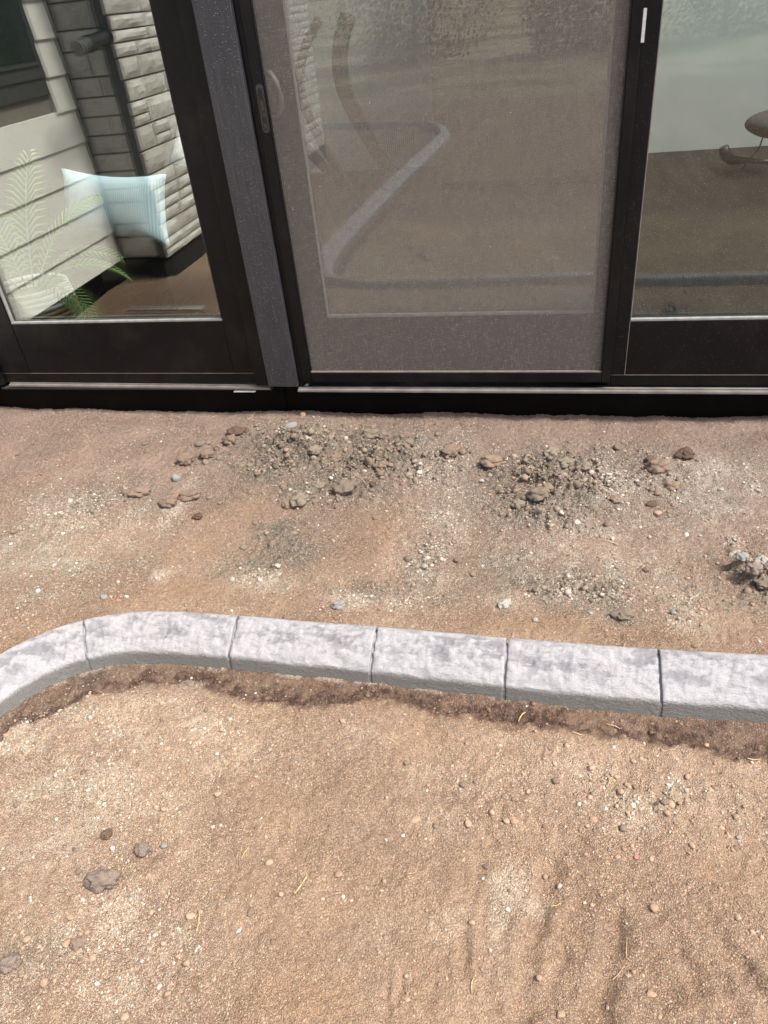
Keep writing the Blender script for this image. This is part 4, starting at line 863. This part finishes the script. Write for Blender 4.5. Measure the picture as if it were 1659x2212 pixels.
HAND = [  # u, v, width px, material, kind, label, flat, stretch
    (499, 960, 27, 'rock_brown', 'clod', 'round brown clod beside the crumbled dark pile near the post', .85, 1.05), (512, 940, 34, 'rock_dark', 'clod', 'dark crumbling soil clod behind the round brown clod', .6, 1.2),
    (435, 962, 26, 'rock_grey', 'stone', 'flat grey stone on bare dirt out from the trim post', .6, 1.2), (404, 998, 34, 'rock_brown', 'clod', 'reddish brown clod near the blue-grey stone', .7, 1.2), (449, 990, 26, 'rock_brown', 'clod', 'smaller brown clod beside the reddish clod', .7, 1.1),
    (381, 1037, 22, 'rock_bluegrey', 'stone', 'upright blue-grey stone on the reddish dirt', 1.0, 1.0), (408, 1074, 36, 'rock_brown', 'clod', 'long flat brown clod by the white lime dust', .45, 1.6), (629, 924, 30, 'rock_bluegrey', 'stone', 'pale blue-grey stone half buried near the foundation', .45, 1.3), (655, 895, 15, 'rock_tan', 'stone', 'peach coloured stone against the black foundation', .8, 1.0),
    (800, 945, 34, 'rock_grey', 'clod', 'large olive grey mortar clod at the head of the grey pile', .7, 1.2), (826, 945, 24, 'rock_grey', 'clod', 'smaller grey clod next to the olive mortar clod', .7, 1.1), (880, 970, 30, 'rock_grey', 'clod', 'rounded grey clod at the edge of the pale gravel', .7, 1.1), (976, 984, 36, 'rock_brown', 'clod', 'flat brown clod alone beyond the grey pile', .5, 1.4),
    (800, 1015, 26, 'rock_brown', 'stone', 'upright wedge-shaped brown clod in the grey pile', 1.1, .8), (826, 1018, 26, 'rock_brown', 'clod', 'brown clod beside the wedge-shaped clod', .7, 1.3), (806, 1052, 18, 'rock_dark', 'stone', 'small dark brown stone below the wedge-shaped clod', .7, 1.1), (716, 1040, 11, 'rock_white', 'stone', 'single white pebble among grey clods', .8, 1.0),
    (745, 1065, 44, 'rock_grey', 'clod', 'ragged grey mortar lump at the foot of the grey pile', .5, 1.2), (690, 1055, 24, 'rock_grey', 'clod', 'small grey lump left of the ragged mortar lump', .6, 1.2), (650, 1085, 40, 'rock_grey', 'clod', 'bumpy grey mortar lump on the brown dirt slope', .6, 1.3), (622, 1090, 22, 'rock_brown', 'clod', 'brown clod touching the bumpy mortar lump', .7, 1.1), (684, 990, 26, 'rock_grey', 'clod', 'grey clod in the middle of the grey pile', .7, 1.2), (725, 1000, 24, 'rock_brown', 'clod', 'brown clod in the middle of the grey pile', .7, 1.2),
    (1418, 1018, 44, 'rock_brown', 'clod', 'big ball of brown dirt beyond the second grey pile', .8, 1.1), (1479, 992, 36, 'rock_dark', 'clod', 'dark hollow clod behind the big dirt ball', .5, 1.3), (1408, 1089, 28, 'rock_dark', 'stone', 'dark oval stone lying on pale gravel', .55, 1.4), (1242, 1066, 26, 'rock_grey', 'stone', 'smooth oval grey stone standing in the second grey pile', .9, .9), (1160, 1092, 40, 'rock_grey', 'clod', 'lumpy olive grey clod in the second grey pile', .75, 1.2), (1120, 1100, 26, 'rock_grey', 'clod', 'smaller clod beside the lumpy olive clod', .7, 1.2),
    (1183, 1070, 26, 'rock_brown', 'clod', 'red-brown clod between two grey clods', .8, 1.0), (1060, 1010, 40, 'rock_brown', 'clod', 'crumbly brown clod at the edge of the second grey pile', .55, 1.2), (1190, 988, 34, 'rock_grey', 'clod', 'pale grey flat clod at the head of the second grey pile', .5, 1.3), (1220, 1010, 36, 'rock_grey', 'clod', 'rough grey clod topping the second grey pile', .7, 1.2), (1262, 1022, 30, 'rock_grey', 'clod', 'rough dark clod sunk in the second grey pile', .6, 1.2), (1405, 1000, 22, 'rock_dark', 'clod', 'dark crumb clod beside the big dirt ball', .6, 1.2), (1330, 1085, 22, 'rock_brown', 'clod', 'brown clod in pale gravel near the oval stone', .7, 1.2), (1450, 1055, 28, 'rock_brown', 'clod', 'round brown clod past the dark oval stone', .7, 1.1), (1420, 1110, 20, 'rock_tan', 'stone', 'tan stone just below the dark oval stone', .7, 1.1),
    (1620, 1262, 34, 'rock_dusty', 'clod', 'olive brown lump in the grey mortar heap', .5, 1.3), (1640, 1238, 30, 'rock_chalk', 'clod', 'chalky white lump on the grey mortar heap', .6, 1.2), (1590, 1205, 24, 'rock_chalk', 'clod', 'crumbly white lump above the grey mortar heap', .6, 1.2), (1595, 1235, 26, 'rock_bluegrey', 'clod', 'blue-grey lump in the grey mortar heap', .6, 1.2), (1650, 1275, 40, 'rock_grey', 'clod', 'long grey lump at the edge of the mortar heap', .5, 1.5),
    (1452, 1335, 16, 'rock_bluegrey', 'stone', 'pale grey stone standing in white mortar crumbs by the curb', .9, .9), (1345, 1345, 40, 'rock_grey', 'clod', 'smeared grey mortar lump on the orange dirt behind the curb', .3, 1.5), (1090, 1320, 26, 'rock_chalk', 'clod', 'white mortar lump behind the straight run of curb', .5, 1.5), (733, 1322, 26, 'rock_bluegrey', 'clod', 'blue-grey lump beside the pink chip behind the curb', .6, 1.2), (232, 1308, 18, 'rock_bluegrey', 'stone', 'bluish stone behind the curve of the curb', .7, 1.1), (281, 1309, 10, 'rock_white', 'stone', 'white pebble beside the bluish stone', .9, .9), (428, 1118, 18, 'rock_dark', 'clod', 'dark clod in the white lime dust', .7, 1.1), (300, 1068, 40, 'rock_brown', 'clod', 'long brown clod under the pale gravel band', .4, 1.7), (365, 1090, 30, 'rock_brown', 'clod', 'brown clod at the edge of the white lime dust', .6, 1.3),
    (222, 1902, 52, 'rock_dusty', 'clod', 'large elongated grey mortar lump on the dirt before the curb', .45, 1.7), (308, 1836, 28, 'rock_dusty', 'clod', 'purple-grey stone near the large mortar lump', .65, 1.2), (352, 1824, 16, 'rock_bluegrey', 'stone', 'pale angular chip beside the purple-grey stone', .6, 1.1), (240, 1828, 12, 'rock_white', 'stone', 'white angular chip above the large mortar lump', .8, 1.0), (22, 2085, 36, 'rock_dusty', 'clod', 'dark grey stone half buried among tan pebbles', .45, 1.3), (170, 2038, 28, 'rock_brown', 'clod', 'dirt coated brown clod near the tan pebbles', .6, 1.2),
    (582, 1863, 18, 'rock_tan', 'stone', 'pale tan wedge-shaped pebble on open dirt', .8, 1.2), (469, 1630, 10, 'rock_white', 'stone', 'bright white pebble on the pinkish dust', .9, .9), (361, 2145, 16, 'rock_tan', 'stone', 'tan pebble below the boot print', .8, 1.1), (351, 2036, 14, 'rock_tan', 'stone', 'orange tan pebble beside the boot print', .8, 1.0), (410, 1978, 20, 'rock_tan', 'stone', 'flat pinkish pebble at the end of a straw', .5, 1.4), (268, 2194, 20, 'rock_tan', 'stone', 'brown tan pebble with a straw across it', .8, 1.2),
    (1412, 1962, 22, 'rock_tan', 'stone', 'single pale round stone on smooth raked dirt', .75, 1.15), (1283, 1772, 20, 'rock_tan', 'stone', 'tan pointed pebble in the gravelly dirt', .7, 1.3), (1434, 1740, 20, 'rock_brown', 'stone', 'smooth brown egg-shaped pebble in the gravelly dirt', .7, 1.3), (1094, 1780, 16, 'rock_tan', 'stone', 'orange angular pebble standing in the dirt', .8, 1.2), (1107, 1775, 18, 'rock_tan', 'stone', 'orange wedge pebble beside the angular one', .7, 1.2), (1590, 1764, 16, 'rock_tan', 'stone', 'tan pebble with a dark underside', .7, 1.1), (897, 1769, 24, 'rock_tan', 'stone', 'broad tan pebble on trodden dirt', .5, 1.5), (1178, 1888, 14, 'rock_tan', 'stone', 'tan pebble at the head of a furrow', .8, 1.0), (1050, 1874, 16, 'rock_brown', 'stone', 'brown round pebble by the chalk smear', .8, 1.0), (1212, 2193, 22, 'rock_tan', 'stone', 'pale flat pebble between two furrows', .5, 1.3), (1406, 2148, 22, 'rock_tan', 'stone', 'orange flat pebble beyond the curved furrow', .5, 1.3), (1440, 1600 + 160, 16, 'rock_tan', 'stone', 'small orange pebble near the egg-shaped pebble', .8, 1.0),
    (1372, 1700, 14, 'rock_brown', 'stone', 'brown pebble in the white speckled gravel', .8, 1.1), (1200, 1690, 20, 'rock_brown', 'stone', 'brown flat pebble in the white speckled gravel', .7, 1.2), (230, 1800, 22, 'rock_dark', 'clod', 'dark dirt clod in the pale sandy patch', .7, 1.1), (95, 2122, 20, 'rock_tan', 'stone', 'large tan pebble among the pale grit', .8, 1.1), (60, 2030, 18, 'rock_tan', 'stone', 'tan pebble on the white grit', .8, 1.1), (740, 1560, 14, 'rock_tan', 'stone', 'tan pebble in the damp dark soil strip', .7, 1.3)]
for (u, v, wpx, mat, kd, lab, fl, stc) in HAND:
    x, y = G(u, v); rock('dirt_clod' if kd == 'clod' else 'stone', x, y, px_r(u, v, wpx) / math.sqrt(stc), mat, lab, 'clod' if kd == 'clod' else 'stone', None, max(fl, 1.0 if mat == 'rock_dusty' else 0.70) if kd == 'clod' else max(fl, 0.65), stc, random.uniform(0.1, 0.8), kd, 0.22 if kd == 'clod' else 0.30)
for u, v, wpx, lab in ((721, 1311, 9, 'pink chip next to the blue-grey lump behind the curb'), (263, 1315, 9, 'pink chip behind the curve of the curb'), (385, 1072, 9, 'small pink chip on the white lime dust'), (1375, 1850, 10, 'pale pink chip on the gravelly dirt before the curb'), (843, 965, 7, 'tiny pink chip on the first grey pile'), (1348, 1487, 6, 'tiny red chip behind the curb near the mortar heap')):
    if v == 1487: v = 1290
    x, y = G(u, v); rock('chip', x, y, px_r(u, v, wpx), 'chip_pink', lab, 'chip', None, 0.5, 1.3, None, 'stone', 0.2)
# look-alike pebbles and clods, told apart only by their place
def scatter(name, n, ylo, yhi, r0, r1, mats, label, cat, group, pick, kind, flat=(0.55, 0.85)):
    c = 0
    while c < n:
        x, y = in_view(60, ylo, yhi); _, mk, cl = soil(x, y); cds = curb_dist(x, y)
        for i in range(len(x)):
            if c >= n: break
            if -0.03 < cds[i] < CURB_W + 0.03: continue
            if random.random() > pick(mk, cl, i): continue
            r = r0 + (r1 - r0) * random.random() ** 2.2
            rock(name, float(x[i]), float(y[i]), r, random.choice(mats), label, cat, group, random.uniform(*flat), random.uniform(1.0, 1.4), None, kind, 0.27); c += 1
scatter('dirt_clod', 130, -1.28, -0.06, 0.006, 0.014, ['rock_brown', 'rock_brown', 'rock_grey'], 'small crumbly clod, one of many strewn between curb and doors', 'clod', 'small clods between the curb and the doors', lambda mk, cl, i: 0.08 + 0.9 * cl[i], 'lump')
scatter('pebble', 130, -2.4, -1.55, 0.0036, 0.0085, ['rock_tan', 'rock_tan', 'rock_brown'], 'small tan or brown pebble, one of many on the dirt before the curb', 'pebble', 'small pebbles before the curb', lambda mk, cl, i: 0.06 + 3.0 * cl[i] + 0.5 * mk['white'][i], 'stone')
scatter('mortar_chip', 70, -1.28, -0.2, 0.0035, 0.009, ['rock_chalk', 'rock_white', 'rock_chalk'], 'small chalky white mortar crumb, one of many between curb and doors', 'chip', 'white mortar crumbs between the curb and the doors', lambda mk, cl, i: 0.04 + 1.2 * mk['white'][i], 'lump')
scatter('white_grit', 60, -2.4, -1.5, 0.0028, 0.0055, ['rock_white', 'rock_chalk'], 'small white grit stone, one of many on the dirt before the curb', 'grit', 'white grit stones before the curb', lambda mk, cl, i: 0.04 + 1.0 * mk['white'][i], 'stone')
# straws
SM = []
for q in range(5):
    bm = bmesh.new(); r_ = random.Random(q); b_ = r_.uniform(-0.09, 0.09)
    tube(bm, [(-0.5 + i / 6, b_ * (1 - (2 * i / 6 - 1) ** 2) , 0.02 * math.sin(i * 1.3 + q)) for i in range(7)], [0.03, 0.036, 0.034, 0.036, 0.034, 0.03, 0.02], 5)
    m_ = bpy.data.meshes.new('straw_shape'); bm.to_mesh(m_); bm.free(); m_.materials.append(MAT['straw']); SM.append(m_)
def straw(x, y, ln, rot, label, group=None, wd=None):
    h = float(soil(np.array([x]), np.array([y]))[0][0]); o = link(bpy.data.objects.new('straw', random.choice(SM))); wd = wd or 0.9
    o.scale = (ln, ln * wd * 0.6 if False else ln, ln * 0.8); s_ = min(ln, 0.035) / ln; o.scale = (ln, ln * s_ * wd, ln * s_ * 0.8 * wd); o.rotation_euler = (0, random.uniform(-.06, .06), rot); o.location = (x, y, h + 0.0035)
    return tag(o, label, 'straw', group)
for u0, v0, u1, v1, lab in ((424, 2012, 430, 1970, 'pale straw standing over the flat pinkish pebble'), (636, 1930, 664, 1888, 'split straw lying slantwise on open dirt'), (255, 1862, 266, 1846, 'straw stub leaning on the large mortar lump'), (1236, 1582, 1262, 1590, 'orange wood splinter on the dark soil strip'), (1615, 1635, 1645, 1638, 'orange wood splinter beside the damp soil'), (880, 1890, 900, 1886, 'short pale straw below the broad tan pebble'), (1190, 1958, 1212, 1950, 'short straw by the chalk smear'), (535, 905, 552, 888, 'curved straw on the dirt near the post'), (1305, 1170, 1335, 1180, 'brown twig below the second grey pile'), (1020, 2150, 1024, 2115, 'thin straw on the raked dirt'), (1310, 1705, 1316, 1680, 'pale straw standing in white speckled gravel'), (1310, 1560, 1340, 1570, 'tan straw in the dark damp soil by the curb'), (1120, 1560, 1135, 1540, 'short straw against the front of the curb')):
    a = np.array(G(u0, v0)); b = np.array(G(u1, v1)); d = b - a; straw(*((a + b) / 2), float(np.hypot(*d)), math.atan2(d[1], d[0]), lab, None, 1.2)
for (ylo, yhi, n, lab, grp) in ((-2.4, -1.55, 24, 'thin dry straw bit, one of many on the dirt before the curb', 'straw bits before the curb'), (-1.25, -0.05, 26, 'thin dry straw bit, one of many between curb and doors', 'straw bits between the curb and the doors')):
    c = 0
    while c < n:
        x, y = in_view(40, ylo, yhi); cds = curb_dist(x, y)
        for i in range(len(x)):
            if c < n and not (-0.04 < cds[i] < CURB_W + 0.04): straw(float(x[i]), float(y[i]), random.uniform(0.012, 0.04), random.uniform(0, 6.28), lab, grp, 0.55); c += 1
